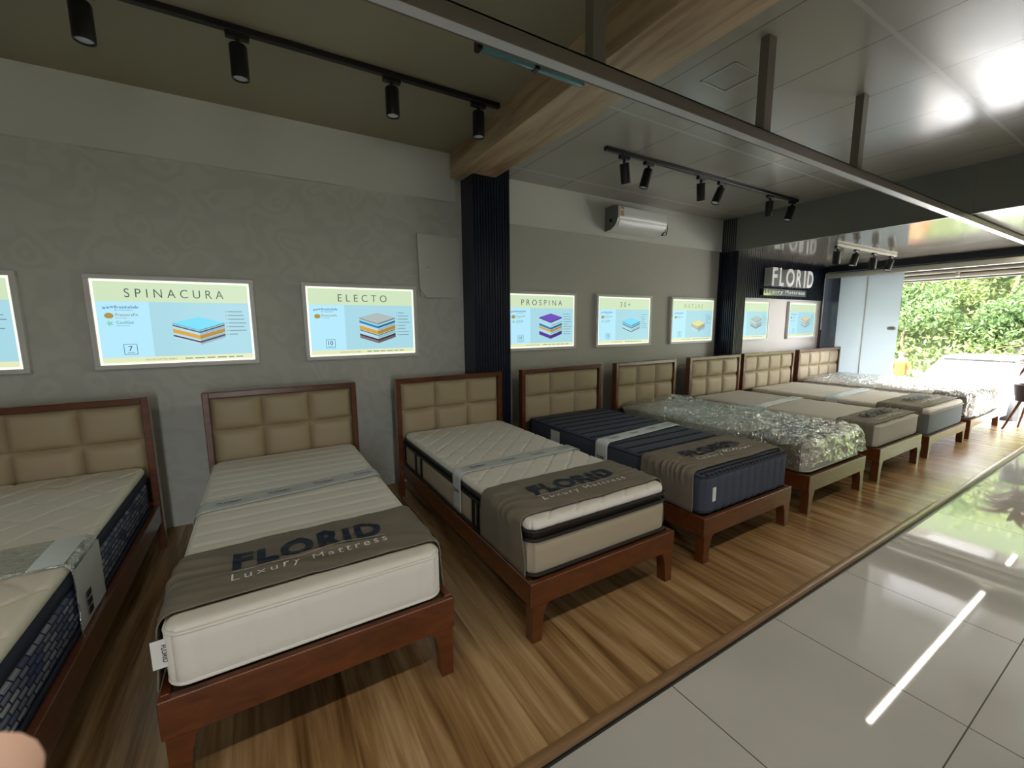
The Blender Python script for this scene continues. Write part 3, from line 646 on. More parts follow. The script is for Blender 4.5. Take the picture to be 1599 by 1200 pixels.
# 4: navy channels with dashed stitching
cx, w = 2.79, .99; x0, x1 = cx-w/2, cx+w/2; z0, z1 = .299, .562
m4 = mat_root(4, cx, w, z0, 'navy mattress with dashed stitch channels below the PROSPINA poster')
CH = .128
def f4(x, y, z, a, b, c):
    if c > .5: return groove(abs((y+.02) % CH-CH/2), .012, .010)
    if b < -.5: return groove(abs((x-x0) % .083-.0415), .009, .010)+.006
    return 0
rbox(x0, x1, YM0-.015, YM1, z0, z1, .03, .05, .0125, f4, .03).build('body', M['navy_fabric'], m4, smooth=70)
pipes(m4, M['navy_dark'], x0+.002, x1-.002, YM0-.013, YM1-.002, .05, (z0+.02, z1-.018), .006)
mb = MB(); y = CH/2-.02
while y < YM1-.04:
    if y > YM0+.03:
        mb = MB()
        for i in range(26):
            a = x0+.03+i*(w-.06)/26; mb.box(a, a+.024, y-.009, y+.009, z1-.010, z1-.0005)
        mb.build('stitch_row', M['stitch'], m4, smooth=0)
    y += CH
mb = MB()
for i in range(22):
    a = x0+.03+i*(w-.06)/22; mb.box(a, a+.024, YM0-.010, YM0+.010, z1-.026, z1-.001)
mb.build('edge_stitching', M['stitch'], m4, smooth=0)
MB().box(x0-.004, x0+.001, 3.0, 3.13, .40, .52).build('side_sticker', M['paper'], m4)
MB().box(x0+.075, x0+.105, YM0-.026, YM0-.019, .385, .475).build('tag', M['tag'], m4)
# 5: pale sage mattress inside plastic
cx, w = 4.06, .95; x0, x1 = cx-w/2, cx+w/2; z0, z1 = .316, .545
m5 = mat_root(5, cx, w, z0, 'pale sage mattress inside clear plastic, below the 30+ poster')
rbox(x0, x1, YM0-.01, YM1, z0, z1, .035, .07, .03, lambda x, y, z, a, b, c: (groove(abs(x % .2-.1), .015, .008) if abs(b) > .5 else 0)).build('body', M['sage_fabric'], m5)
pipes(m5, M['sage_fabric'], x0, x1, YM0-.01, YM1, .07, (z0+.02, z1-.02), .006)
# 6: plain stone grey
cx, w = 5.405, 1.03; x0, x1 = cx-w/2, cx+w/2; z0, z1 = .321, .535
m6 = mat_root(6, cx, w, z0, 'plain stone-grey mattress in front of the second column')
rbox(x0, x1, YM0-.01, YM1, z0, z1, .025, .05, .03, lambda x, y, z, a, b, c: .002*NZ(x*5, y*5)).build('body', M['stone_fabric'], m6)
pipes(m6, M['stone_fabric'], x0, x1, YM0-.01, YM1, .05, (z1-.018,), .006)
# 7: slate border, pale topper
cx, w = 6.83, 1.22; x0, x1 = cx-w/2, cx+w/2; z0 = .251
m7 = mat_root(7, cx, w, z0, 'wide mattress with slate border and pale topper, second from the glass front')
rbox(x0, x1, YM0-.01, YM1, z0, .49, .02, .05, .03).build('body', M['slate_fabric'], m7)
rbox(x0+.006, x1-.006, YM0-.005, YM1-.006, .48, .54, .028, .055, .02, lambda x, y, z, a, b, c: (groove(abs(y % .11-.055), .012, .005) if c > .5 else 0)).build('topper', M['pale_fabric'], m7)
pipes(m7, M['beige_fabric'], x0, x1, YM0-.01, YM1, .05, (.488,), .006)
# 8: pale mattress inside plastic
cx, w = 8.37, 1.34; x0, x1 = cx-w/2, cx+w/2; z0, z1 = .251, .55
m8 = mat_root(8, cx, w, z0, 'pale mattress inside clear plastic next to the glass front')
rbox(x0, x1, YM0-.01, YM1, z0, z1, .035, .06, .04).build('body', M['pale_fabric'], m8)
pipes(m8, M['beige_fabric'], x0, x1, YM0-.01, YM1, .06, (z0+.02, z1-.02), .006)

# ------------------------------------------------------------------ cloth runners and paper bands laid over the mattresses
def over(x0, x1, zt, zlow_l, zlow_r, r, off):
    """profile across a mattress: list of (x, z, s) down the left side, over the top, down the right side"""
    pts = []; n = 8
    xl, xr, zz = x0-off, x1+off, zt+off; R = r+off
    for k in range(n): pts.append((xl, zlow_l+(zz-R-zlow_l)*k/n))
    for k in range(7): a = pi-pi/2*k/6; pts.append((xl+R+R*cos(a), zz-R+R*sin(a)))
    m = 40
    for k in range(1, m): pts.append((xl+R+(xr-xl-2*R)*k/m, zz))
    for k in range(7): a = pi/2-pi/2*k/6; pts.append((xr-R+R*cos(a), zz-R+R*sin(a)))
    for k in range(1, n+1): pts.append((xr, zz-R+(zlow_r-(zz-R))*k/n))
    return pts
def strip(name, m, prof, yfn, nv, hfn, label, cat, group, cx, thick=.004):
    vs = []; fs = []; N = len(prof)
    for i, (x, z) in enumerate(prof):
        a = prof[max(0, i-1)]; b = prof[min(N-1, i+1)]; t = Vector((b[0]-a[0], 0, b[1]-a[1])).normalized(); nrm = Vector((-t.z, 0, t.x))
        y0, y1 = yfn(x, z)
        for j in range(nv+1):
            y = y0+(y1-y0)*j/nv; h = hfn(x, y, z); p = Vector((x, y, z))+nrm*h; vs.append(p[:])
    for i in range(N-1):
        for j in range(nv): k = i*(nv+1)+j; fs.append((k, k+nv+1, k+nv+2, k+1))
    zt = max(v[2] for v in vs); o = MB().add(vs, fs).build(name, m, None, (cx, prof and yfn(cx, 9)[0], zt), smooth=80)
    md = o.modifiers.new('thickness', 'SOLIDIFY'); md.thickness = thick; md.offset = -1
    return tag(o, label, cat, group)
GR = 'taupe velour foot runners'
def runner(k, cx, w, zt, yb0, yb1, zl, zr, r, amp, label, letters=True, tilt=0.0, sd=0.0, sp=.05, diag=.3):
    off = .012; x0, x1 = cx-w/2, cx+w/2
    def h(x, y, z):
        v = (y-yb0)/(yb1-yb0)
        ph = y/sp+.55*x/sp*diag+1.4*NZ(x*2.2+sd, y*3.5, sd)+.5*NZ(x*7, y*9, sd+2)
        fold = (1-abs(sin(pi*ph)))**1.6*max(0, min(1, .55+1.3*NZ(x*3.1+sd, y*6, sd+5)))
        wr = fold+.35*NZ(x*6, y*22+5*x, sd+3)+.35
        return amp*wr*(.35+.65*min(1, 5*v*(1-v)+.2)) if z > zt-.06 else amp*.5*(NZ(y*9+sd, z*5)+.8)
    def yf(x, z):
        e = .012*NZ(x*5+sd, 7.1); drop = max(0, zt-z); fl = -.05*min(1, drop/.2) if x < cx else -.02*min(1, drop/.2)
        return yb0+e+fl*tilt, yb1+.012*NZ(x*6+sd, 3.3)-.3*fl*tilt
    o = strip('foot_runner', M['runner'], over(x0, x1, zt, zl, zr, r, off), yf, 64, h, label, 'bed runner', GR, cx)
    if letters:
        zf = lambda x, y: zt+off+h(x, y, zt)+.003+amp*.3
        ym = (yb0+yb1)/2; W = min(w*.60, .62)
        mb = MB(); text_on(mb, 'FLORID', lambda a, b, c: (cx+a, ym-.035+b, zf(cx+a, ym-.035+b)), width=W, height=.115, bold=.045, space=1.15, center=True, cuts=.009)
        build_each(mb, 'logo_letter', M['letter_navy'], o)
        mb = MB(); text_on(mb, 'Luxury Mattress', lambda a, b, c: (cx+a, ym-.115+b, zf(cx+a, ym-.115+b)), width=W, height=.042, space=1.35, center=True, cuts=.009)
        mb.build('slogan_letters', M['letter_white'], o, smooth=0)
        mb = MB(); n = 24
        for i in range(n):
            a, b = cx-W/2+W*i/n, cx-W/2+W*(i+1)/n; y = ym-.058
            mb.add([(a, y-.0015, zf(a, y)), (b, y-.0015, zf(b, y)), (b, y+.0015, zf(b, y)), (a, y+.0015, zf(a, y))], [(0, 1, 2, 3)])
        mb.build('logo_line', M['letter_white'], o, smooth=0)
    return o
runner(2, .128, .935, .567, 1.645, 2.05, .362, .362, .035, .014, 'taupe runner with flat FLORID letters across the all-white mattress', tilt=1.3, sd=1.0, sp=.085, diag=.5)
runner(3, 1.485, .965, .586, 1.595, 2.0, .32, .32, .035, .0095, 'taupe runner with FLORID letters on the beige-sided mattress', tilt=1.0, sd=5.0, sp=.085, diag=.5)
runner(4, 2.79, 1.0, .564, 1.60, 2.02, .31, .31, .03, .013, 'heavily crumpled taupe runner on the navy mattress', sd=9.0, tilt=.2)
runner(5, 4.06, .96, .547, 1.58, 2.0, .33, .33, .035, .006, 'taupe runner under the clear plastic on the pale sage mattress', sd=12.0)
runner(6, 5.405, 1.04, .537, 1.56, 1.87, .33, .33, .025, .015, 'crumpled taupe runner on the plain stone-grey mattress', sd=15.0)
runner(7, 6.83, 1.225, .542, 1.59, 2.0, .27, .27, .028, .015, 'crumpled taupe runner on the slate-bordered mattress', sd=18.0)
runner(8, 8.37, 1.35, .552, 1.56, 1.9, .27, .27, .035, .006, 'taupe runner under the clear plastic beside the glass front', sd=21.0, letters=False)
def band(cx, w, zt, y0, y1, zl, zr, r, m, label, text='FLORID', n=4, off=.009, textm=None, skew=0.0):
    h = lambda x, y, z: .0012*NZ(x*9, y*9, z*9)
    o = strip('paper_band', m, over(cx-w/2, cx+w/2, zt, zl, zr, r, off), lambda x, z: (y0+skew*(x-cx), y1+skew*(x-cx)), 8, h, label, 'paper band', 'printed bands around the mattresses', cx, .0015)
    if text:
        mb = MB()
        for i in range(n):
            xc = cx-w/2+w*(i+.6)/n; ym = (y0+y1)/2+skew*(xc-cx)
            text_on(mb, text, lambda a, b, c, xc=xc, ym=ym: (xc+a, ym-.005+b, zt+off+.0025), width=.11, height=.022, bold=.03, center=True, wide=1)
            text_on(mb, 'Luxury Mattress', lambda a, b, c, xc=xc, ym=ym: (xc+a, ym-.022+b, zt+off+.0025), width=.10, height=.008, center=True)
        mb.build('band_print', textm or M['ink_blue'], o, smooth=0)
        mb = MB(); xs_ = cx-w/2-off-.0025; zc = (zt+zl)/2; yc = (y0+y1)/2-skew*w/2
        text_on(mb, text, lambda a, b, c: (xs_, yc-a, zc+b), width=.08, height=.02, bold=.03, center=True); mb.build('side_print', M['ink'], o, smooth=0)
    return o
t = NT('translucent band'); t.t.nodes.remove(t.p); a_ = t.n('ShaderNodeBsdfTransparent'); b_ = t.n('ShaderNodeBsdfPrincipled', Base_Color=lin((226, 232, 232)), Roughness=.16)
mx = t.n('ShaderNodeMixShader', Fac=.6, _1=a_.outputs[0], _2=b_.outputs[0]); t.t.links.new(mx.outputs[0], t.out.inputs[0]); M['band_paper'] = t.m
band(.128, .935, .569, 2.56, 2.69, .40, .40, .035, M['band_paper'], 'translucent printed band around the all-white mattress', skew=.12)
band(1.485, .965, .586, 2.31, 2.43, .34, .34, .03, M['band_paper'], 'translucent printed band around the beige-sided mattress', skew=.04)
band(2.79, 1.0, .564, 2.42, 2.56, .30, .30, .03, M['paper'], 'opaque white band around the navy mattress', skew=.1)
band(5.405, 1.04, .537, 2.60, 2.74, .33, .33, .025, M['paper'], 'white band around the plain stone-grey mattress', text='', skew=.08)
band(6.83, 1.225, .542, 2.42, 2.56, .26, .26, .028, M['paper'], 'white band around the slate-bordered mattress', text='', skew=.05)
bb = band(-1.165, .968, .606, 2.13, 2.42, .325, .325, .03, M['film_band'], 'wide glossy clear band around the blue-sided mattress', text='', skew=0)
xs_ = -1.165+.484+.012; mb = MB()
mb.grid(lambda u, v: (xs_+.003*NZ(u*3, v*4), 2.13+.29*u, .335+.25*v), 10, 8)
sl = mb.build('paper_label', M['paper'], bb)
mb = MB()
for k in range(3): mb.box(xs_+.004, xs_+.006, 2.20, 2.245, .36+.035*k, .385+.035*k)
mb.build('label_print', M['ink'], sl, smooth=0)
mb = MB().grid(lambda u, v: (-1.165+.37+.10*u, 2.135+.28*v, .606+.013+.002*NZ(u*4, v*5)), 6, 10); mb.build('paper_label', M['paper'], bb)

# ------------------------------------------------------------------ clear plastic covers
def cover(cx, w, z0, zt, ylow, label, lump, sd, y0=YM0-.03, y1=YM1-.005):
    x0, x1 = cx-w/2, cx+w/2
    def h(x, y, z, a, b, c):
        n1 = NZ(x*4+sd, y*4, z*4); n2 = NZ(x*11+sd, y*7, z*9); n3 = (1-abs(NZ(x*6+sd*2, y*10+3*x, z*6)))**4; n4 = (1-abs(NZ(x*13+sd, y*8-6*x, z*11+4)))**5; v = .005+.006*n1+.004*n2+.022*n3+.015*n4
        if c > .5:
            v += lump*exp(-((y-(y1-.16))/.10)**2-((x-(cx+.12))/.24)**2)*(1+.5*n2)
        if z < z0+.04: v += .012
        return v
    mb = rbox(x0, x1, y0, y1, z0, zt, .045, .09, .015, h, .015)
    # drop the underside, hem uneven
    keep = []
    for f in mb.f:
        zc = sum(mb.v[i][2] for i in f)/len(f); xc = sum(mb.v[i][0] for i in f)/len(f); yc = sum(mb.v[i][1] for i in f)/len(f)
        lim = z0+.008+max(0, .05*NZ(xc*5+sd, yc*5)) + (ylow if yc > y0+.02 else 0)
        if zc > lim: keep.append(f)
    mb.f = keep; used = sorted({i for f in keep for i in f}); mp = {i: k for k, i in enumerate(used)}
    mb.v = [mb.v[i] for i in used]; mb.f = [tuple(mp[i] for i in f) for f in keep]
    o = mb.build('plastic_cover', M['film'], None, (cx, 2.5, z0), smooth=60)
    return tag(o, label, 'plastic wrap')
cover(4.06, .985, .36, .572, .0, 'crumpled clear plastic over the pale sage mattress below the 30+ poster', .045, 3.0)
cover(8.37, 1.385, .265, .575, .0, 'clear plastic over the mattress beside the glass front', .0, 8.0)

# ------------------------------------------------------------------ potted plant on a tripod stand
px, py = 8.86, 1.20
pt = thing('potted_plant', (px, py, 0), 'red-leaved plant in a dark pot on splayed wooden legs at the platform end', 'plant')
MB().lathe([(.11, .41), (.155, .42), (.185, .62), (.19, .64), (.178, .64), (.17, .60), (.001, .60)], (px, py, 0), 24).build('pot', flat('maroon pot', (58, 40, 44), .45), pt)
MB().lathe([(.165, .595), (.001, .612)], (px, py, 0), 18).build('soil', flat('soil', (50, 40, 32), .9), pt)
mleg = flat('walnut stand', (112, 74, 48), .4)
for k in range(4):
    a = radians(30+90*k); MB().tube([(px+.10*cos(a), py+.10*sin(a), .43), (px+.24*cos(a), py+.24*sin(a), 0.008)], [.018, .012], 10).build('stand_leg', mleg, pt)
MB().tube([(px, py, .59), (px+.01, py, .8), (px, py+.01, 1.02)], .012, 8).build('stem', flat('plant stem', (92, 70, 50), .7), pt)
t = NT('red leaves'); t.P(Base_Color=t.ramp(t.n('ShaderNodeNewGeometry').outputs['Random Per Island'], [(.1, lin((84, 14, 24))), (.55, lin((140, 24, 32))), (.95, lin((76, 60, 36)))]), Roughness=.4); M['redleaf'] = t.m
mb = MB(); random.seed(5)
for k in range(90):
    az = random.uniform(0, 2*pi); z0 = .74+.34*random.random(); el = radians(random.uniform(0, 55)); L = random.uniform(.36, .60); wd = random.uniform(.022, .036)
    side = Vector((-sin(az), cos(az), 0)); pts = []
    for i in range(6):
        u = i/5; e = el-1.1*u*u; pts.append(Vector((px, py, z0))+Vector((cos(az)*cos(el)*L*u, sin(az)*cos(el)*L*u, L*(sin(el)*u-.42*u*u))))
    vs = []
    for i, p in enumerate(pts):
        ww = wd*sin(pi*min(.98, .12+.88*i/5)); vs += [p-side*ww, p+side*ww+Vector((0, 0, .004))]
    mb.add(vs, [(2*i, 2*i+1, 2*i+3, 2*i+2) for i in range(5)])
mb.build('leaves', M['redleaf'], pt, smooth=60)

# ------------------------------------------------------------------ outside
def gz(x): return -.17-.11*max(0, x-9.45) if x < 24 else -1.77
gm = flat('pale paving', (150, 147, 140), .8, var=.06)
mb = MB(); mb.grid(lambda u, v: (9.44+16*u, -30+70*v, gz(9.44+16*u)), 20, 4); mb.add([(-30, -60, -.17), (9.44, -60, -.17), (9.44, -4.8, -.17), (-30, -4.8, -.17)], [(0, 1, 2, 3)])
struct('ground', mb, gm)
bank = lambda x: -1.9 + max(0, x-25.5)*.95
t = NT('hill soil'); t.P(Base_Color=lin((62, 74, 42)), Roughness=.9)
struct('hillside', MB().grid(lambda u, v: (24.5+22*u, -25+60*v, bank(24.5+22*u)), 10, 10), t.m)
def leafmat(name, stops):
    t = NT(name); c = t.ramp(t.n('ShaderNodeNewGeometry').outputs['Random Per Island'], stops)
    t.P(Base_Color=c, Roughness=.55, Specular_IOR_Level=.3); tl = t.n('ShaderNodeBsdfTranslucent', Color=c)
    mx = t.n('ShaderNodeMixShader', Fac=.3, _1=t.p.outputs[0], _2=tl.outputs[0]); t.t.links.new(mx.outputs[0], t.out.inputs[0]); return t.m
M['leafA'] = leafmat('fresh leaves', [(.0, lin((74, 96, 54))), (.5, lin((112, 130, 74))), (1, lin((156, 164, 104)))])
M['leafB'] = leafmat('deep leaves', [(.0, lin((54, 78, 46))), (.6, lin((84, 108, 62))), (1, lin((122, 140, 84)))])
M['grass'] = leafmat('dry grass', [(.0, lin((104, 106, 50))), (.5, lin((132, 130, 68))), (1, lin((160, 152, 92)))])
M['bark'] = flat('bark', (120, 104, 84), .8)
def leaf(mb, p, s, d=None):
    a = Vector((random.gauss(0, 1), random.gauss(0, 1), random.gauss(0, 1))).normalized(); b = a.cross(Vector((random.gauss(0, 1), random.gauss(0, 1), random.gauss(0, 1)))).normalized()
    n = a.cross(b)*s*.18
    mb.v += [tuple(p-a*s), tuple(p+b*s*.42+n), tuple(p+a*s), tuple(p-b*s*.42+n)]; k = len(mb.v)-4; mb.f.append((k, k+1, k+2, k+3))
random.seed(11)
mb = MB()
for k in range(60000):
    x = random.uniform(25.5, 38); y = random.uniform(-12, 20); z = bank(x)+abs(random.gauss(0, .7))+.6*NZ(x*.5, y*.5)+.3
    leaf(mb, Vector((x-.4*random.random(), y, z)), random.uniform(.07, .17))
o = MB.build(mb, 'hillside_undergrowth', M['leafA'], None, (27, 4, -1), smooth=0); tag(o, 'sunlit green undergrowth covering the hillside', 'undergrowth', None, 'stuff')
mb = MB()
for k in range(9000):
    x = random.uniform(21.8, 25.6); y = random.uniform(-10, 18); z = gz(x) if x < 24 else -1.8; h = random.uniform(.35, 1.0); a = random.uniform(0, pi); d = Vector((cos(a)*.03, sin(a)*.03, 0)); l = Vector((random.gauss(0, .12), random.gauss(0, .12), h))
    p = Vector((x, y, z)); b = len(mb.v); mb.v += [tuple(p-d), tuple(p+d), tuple(p+l)]; mb.f.append((b, b+1, b+2))
o = mb.build('tall_grass', M['grass'], None, (23.5, 4, -1.7), smooth=0); tag(o, 'pale yellow-green grass strip at the foot of the hillside', 'grass', None, 'stuff')
def shrub(x, y, H, R, m, label, n=3600, trunk=True, kind='tree'):
    z0 = bank(x)-.1; o = thing('hillside_tree', (x, y, z0), label, kind, 'trees and bushes on the hillside')
    pts = [Vector((x+.12*sin(i*1.3+y), y+.1*cos(i*1.7+x), z0+(H*.8)*i/6)) for i in range(7)]
    MB().tube(pts, [.09*(1-.12*i) for i in range(7)], 8).build('trunk', M['bark'], o)
    mb = MB(); cl = [(Vector((random.gauss(0, R*.55), random.gauss(0, R*.55), H*.45+random.random()*H*.5)), R*random.uniform(.4, .7)) for _ in range(9)]
    for k in range(n):
        c, r = random.choice(cl); d = Vector((random.gauss(0, 1), random.gauss(0, 1), random.gauss(0, 1))).normalized()*r*random.uniform(.6, 1.05); leaf(mb, Vector((x, y, z0))+c+d, random.uniform(.06, .13))
    mb.build('foliage', m, o, smooth=0); return o
TR = [(27.0, 7.9, 3.6, 1.1, 'leafB', 'dark bushy tree right beside the glass door edge'), (28.2, 6.6, 4.6, 1.2, 'leafA', 'tall fresh-green tree with a visible pale trunk, left part of the hillside'),
      (27.2, 5.3, 2.6, 1.0, 'leafB', 'deep green bush behind the white car roof'), (29.2, 5.0, 5.0, 1.3, 'leafA', 'pale tree high on the hillside above the car'),
      (27.6, 3.7, 3.0, 1.2, 'leafB', 'dark bush on the hillside behind the red-leaved plant'), (29.6, 8.2, 5.2, 1.4, 'leafA', 'light tree at the upper left of the opening'),
      (31.0, 6.2, 5.0, 1.5, 'leafB', 'large dark tree at the top of the visible slope'), (30.4, 3.0, 4.6, 1.5, 'leafA', 'fresh-green tree at the right edge of the opening'),
      (27.5, 1.0, 4.0, 1.4, 'leafA', 'tree outside to the right of the car'), (28.5, -2.5, 4.6, 1.5, 'leafB', 'dark tree far right along the road'), (27.4, 10.5, 4.4, 1.4, 'leafA', 'light tree hidden behind the glass door')]
for x, y, H, R, m, lb in TR: shrub(x, y, H, R, M[m], lb)

# white car parked on the slope, nose towards the shop
def car(cx0, cy):
    z = gz(cx0+1.9)-.02; o = thing('car', (cx0+2.1, cy, z), 'white car parked outside the glass front, nose towards the shop', 'car')
    wp = flat('white car paint', (238, 238, 236), .2); gl = flat('car glass', (206, 212, 214), .05, spec=.8); bk = flat('tyre', (30, 30, 31), .7); dk = flat('car trim', (52, 54, 56), .5)  # windshield glass is near white: the sky's reflection is put into its colour
    secs = [(0, .55, .30, .58), (.10, .74, .22, .66), (.35, .82, .18, .74), (.9, .86, .18, .80), (1.25, .87, .18, .86), (2.2, .88, .18, .88), (3.2, .88, .18, .88), (3.8, .86, .18, .90), (4.1, .80, .22, .86), (4.2, .68, .32, .74)]
    vs = []; fs = []; n = 12
    for x, hw, a, b in secs:
        for k in range(n):
            an = 2*pi*(k+.5)/n; c, s = cos(an), sin(an); sq = lambda v, e: math.copysign(abs(v)**e, v)
            vs.append((cx0+x, cy+hw*sq(c, .45), z+(a+b)/2+(b-a)/2*sq(s, .45)))
    for i in range(len(secs)-1):
        for k in range(n): fs.append((i*n+k, i*n+(k+1) % n, (i+1)*n+(k+1) % n, (i+1)*n+k))
    fs += [tuple(range(n)), tuple((len(secs)-1)*n+k for k in range(n))]
    MB().add(vs, fs).build('body', wp, o, smooth=45)
    A = [(1.15, .78, .86), (1.95, .60, 1.36), (3.05, .60, 1.38), (3.75, .76, .90)]
    mb = MB(); vs = []
    for x, hw, h in A: vs += [(cx0+x, cy-hw, z+h), (cx0+x, cy+hw, z+h)]
    mb.add(vs, [(2, 3, 5, 4)])
    rf = MB().box(cx0+1.90, cx0+3.10, cy-.60, cy+.60, z+1.36, z+1.43, .03).build('roof', wp, o)
    MB().add([(cx0+1.15, cy-.76, z+.86), (cx0+1.15, cy+.76, z+.86), (cx0+1.88, cy+.58, z+1.32), (cx0+1.88, cy-.58, z+1.32)], [(0, 1, 2, 3)]).build('windshield', gl, o)
    MB().add([(cx0+3.75, cy-.74, z+.89), (cx0+3.75, cy+.74, z+.89), (cx0+3.06, cy+.58, z+1.37), (cx0+3.06, cy-.58, z+1.37)], [(0, 1, 2, 3)]).build('rear_window', gl, o)
    for s in (-1, 1):
        MB().add([(cx0+1.25, cy+s*.80, z+.87), (cx0+3.65, cy+s*.80, z+.89), (cx0+3.04, cy+s*.61, z+1.37), (cx0+1.97, cy+s*.61, z+1.37)], [(0, 1, 2, 3)]).build('side_windows', dk, o)
        MB().tube([(cx0+1.15, cy+s*.80, z+.86), (cx0+1.95, cy+s*.61, z+1.38)], .03, 8).build('pillar', wp, o)
        MB().box(cx0+1.35, cx0+1.47, min(cy+s*.84, cy+s*1.02), max(cy+s*.84, cy+s*1.02), z+.90, z+1.03, .03).build('mirror', wp, o)
        MB().box(cx0+.04, cx0+.28, min(cy+s*.46, cy+s*.70), max(cy+s*.46, cy+s*.70), z+.53, z+.64, .03).build('headlight', gl, o)
        for x in (.75, 3.35):
            c = (cx0+x, cy+s*.80, z+.31); rot = Matrix.Rotation(radians(90), 3, 'X')
            wl = MB().lathe([(.19, -.10), (.29, -.10), (.315, -.07), (.315, .07), (.29, .10), (.19, .10)], c, 24).turn(c, rot).build('wheel', bk, o)
            MB().lathe([(.001, -.085), (.19, -.085), (.19, .085), (.001, .085)], c, 18).turn(c, rot).build('rim', M['alu'], wl)
    MB().box(cx0-.02, cx0+.06, cy-.42, cy+.42, z+.30, z+.46, .02).build('grille', dk, o)
    MB().box(cx0+1.87, cx0+1.90, cy-.60, cy+.60, z+1.315, z+1.352).build('windshield_seal', M['black'], o)
    MB().add([(cx0+1.70, cy+.60, z+1.20), (cx0+1.88, cy+.585, z+1.33), (cx0+1.86, cy+.66, z+1.20)], [(0, 1, 2)]).build('quarter_window', M['black'], o)
    return o
car(13.0, 2.95)

# passer-by in orange, far outside
def skin_body(name, joints, edges, radii, m, parent, sub=2, root=0):
    me = bpy.data.meshes.new(name); off = wloc(parent); me.from_pydata([tuple(Vector(j)-off) for j in joints], edges, []); me.materials.append(m)
    o = bpy.data.objects.new(name, me); COL.objects.link(o); o.parent = parent
    o.modifiers.new('skin', 'SKIN')
    if not me.skin_vertices: me.attributes.new('x', 'FLOAT', 'POINT')
    bpy.context.view_layer.update()
    if not me.skin_vertices:
        bpy.context.view_layer.objects.active = o; bpy.ops.mesh.customdata_skin_add()
    for i, r in enumerate(radii):
        sv = me.skin_vertices[0].data[i]; sv.radius = (r, r) if not isinstance(r, tuple) else r; sv.use_root = (i == root)
    s = o.modifiers.new('sub', 'SUBSURF'); s.levels = sub; s.render_levels = sub; o.modifiers['skin'].use_smooth_shade = True
    dg = bpy.context.evaluated_depsgraph_get(); me2 = bpy.data.meshes.new_from_object(o.evaluated_get(dg)); o.modifiers.clear(); o.data = me2; bpy.data.meshes.remove(me)
    return o
mskin = flat('skin', (150, 100, 78), .55); mskin2 = flat('pale fingertip skin', (220, 180, 162), .55)
X, Y = 21.3, 6.25; Z = gz(X)+.02
ps = thing('person', (X, Y, Z), 'person in orange clothes walking past outside, left of the white car', 'person')
J = [(X, Y, Z+.95), (X, Y, Z+1.2), (X, Y, Z+1.42), (X, Y, Z+1.52), (X-.02, Y, Z+1.62), (X-.01, Y, Z+1.70),
     (X, Y+.18, Z+1.40), (X-.02, Y+.27, Z+1.15), (X-.14, Y+.25, Z+.96), (X, Y-.18, Z+1.40), (X+.02, Y-.27, Z+1.15), (X-.08, Y-.27, Z+.92),
     (X, Y+.10, Z+.88), (X-.08, Y+.11, Z+.48), (X+.02, Y+.11, Z+.08), (X-.14, Y+.12, Z+.03), (X, Y-.10, Z+.88), (X+.10, Y-.11, Z+.48), (X+.16, Y-.11, Z+.09), (X+.02, Y-.12, Z+.03)]
Ed = [(0, 1), (1, 2), (2, 3), (3, 4), (4, 5), (2, 6), (6, 7), (7, 8), (2, 9), (9, 10), (10, 11), (0, 12), (12, 13), (13, 14), (14, 15), (0, 16), (16, 17), (17, 18), (18, 19)]
Ra = [.14, .13, .13, .055, .095, .08, .065, .045, .035, .065, .045, .035, .085, .06, .042, .035, .085, .06, .042, .035]
skin_body('body', J, Ed, Ra, mskin, ps)
MB().lathe([(.17, .86), (.185, 1.0), (.175, 1.2), (.20, 1.38), (.12, 1.47), (.07, 1.49)], (X, Y, Z), 18).build('orange_top', flat('orange cloth', (160, 62, 6), .8), ps)
for s in (1, -1): MB().tube([(X, Y+s*.17, Z+1.42), (X, Y+s*.24, Z+1.27), (X+.0, Y+s*.275, Z+1.13)], [.085, .075, .066], 10).build('sleeve', flat('orange sleeve', (150, 58, 6), .8), ps)
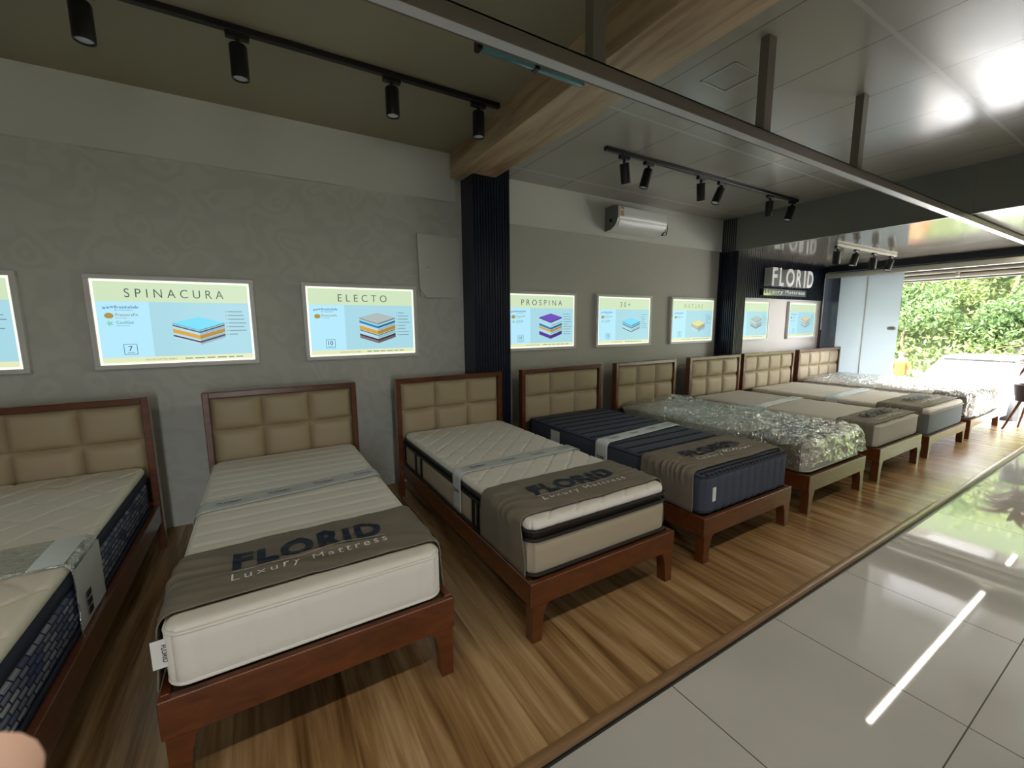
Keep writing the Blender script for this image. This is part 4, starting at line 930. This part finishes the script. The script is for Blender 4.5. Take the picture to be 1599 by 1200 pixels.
for a, b, c in ((12, 13, 14), (16, 17, 18)): MB().tube([J[a], J[b], tuple(Vector(J[c])+Vector((0, 0, .04)))], [.105, .08, .065], 10).build('trouser_leg', flat('grey violet trousers', (120, 104, 124), .8), ps)
MB().lathe([(.06, 1.74), (.10, 1.70), (.105, 1.64), (.09, 1.60)], (X+.012, Y, Z), 14).build('hair', flat('dark hair', (50, 34, 30), .7), ps)

# ------------------------------------------------------------------ photographer's finger at the lens
def camp(px_, py_, d):
    return cam.location*0 + Vector((0, 0, 1.5)) + rt*0 + (r2*((px_-799.5)/FPX) + u2*((600-py_)/FPX) + fw)*d
d0 = .062
tip = camp(10, 1196, d0)
hd = thing('hand', tip, 'blurred pink fingertip of the photographer at the lower left corner', 'hand')
back = (-r2*.75 - u2*.62 + fw*.10).normalized(); side = back.cross(fw).normalized()
k1 = tip+back*.026; k2 = k1+(back*.95-fw*.25).normalized()*.026; k3 = k2+(back*.8-fw*.6).normalized()*.042
palm = k3+back*.05-fw*.03; wr = palm+back*.05
J = [wr, palm, k3, k2, k1, tip]; E_ = [(0, 1), (1, 2), (2, 3), (3, 4), (4, 5)]; Ra = [.024, .027, .0105, .0092, .0086, .0078]
def finger(off, L, curl):
    b = len(J); p0 = palm+side*off*.9+back*-.03; p1 = p0+side*off*.2+(-back*.9-fw*.35).normalized()*L[0]; p2 = p1+(-back*.5-fw*.9).normalized()*L[1]; p3 = p2+(back*.3-fw*.8+side*curl).normalized()*L[2]
    J.extend([p0, p1, p2, p3]); E_.extend([(1, b), (b, b+1), (b+1, b+2), (b+2, b+3)]); Ra.extend([.0105, .0095, .0088, .0078])
finger(.020, (.040, .028, .020), 0); finger(.038, (.038, .026, .019), 0); finger(.054, (.030, .020, .016), 0)
b = len(J); J.extend([palm-side*.026+back*.015, palm-side*.046-back*.012, palm-side*.050-back*.036]); E_.extend([(1, b), (b, b+1), (b+1, b+2)]); Ra.extend([.013, .011, .009])
skin_body('hand_skin', [tuple(j) for j in J], E_, Ra, mskin2, hd, 2, 0)
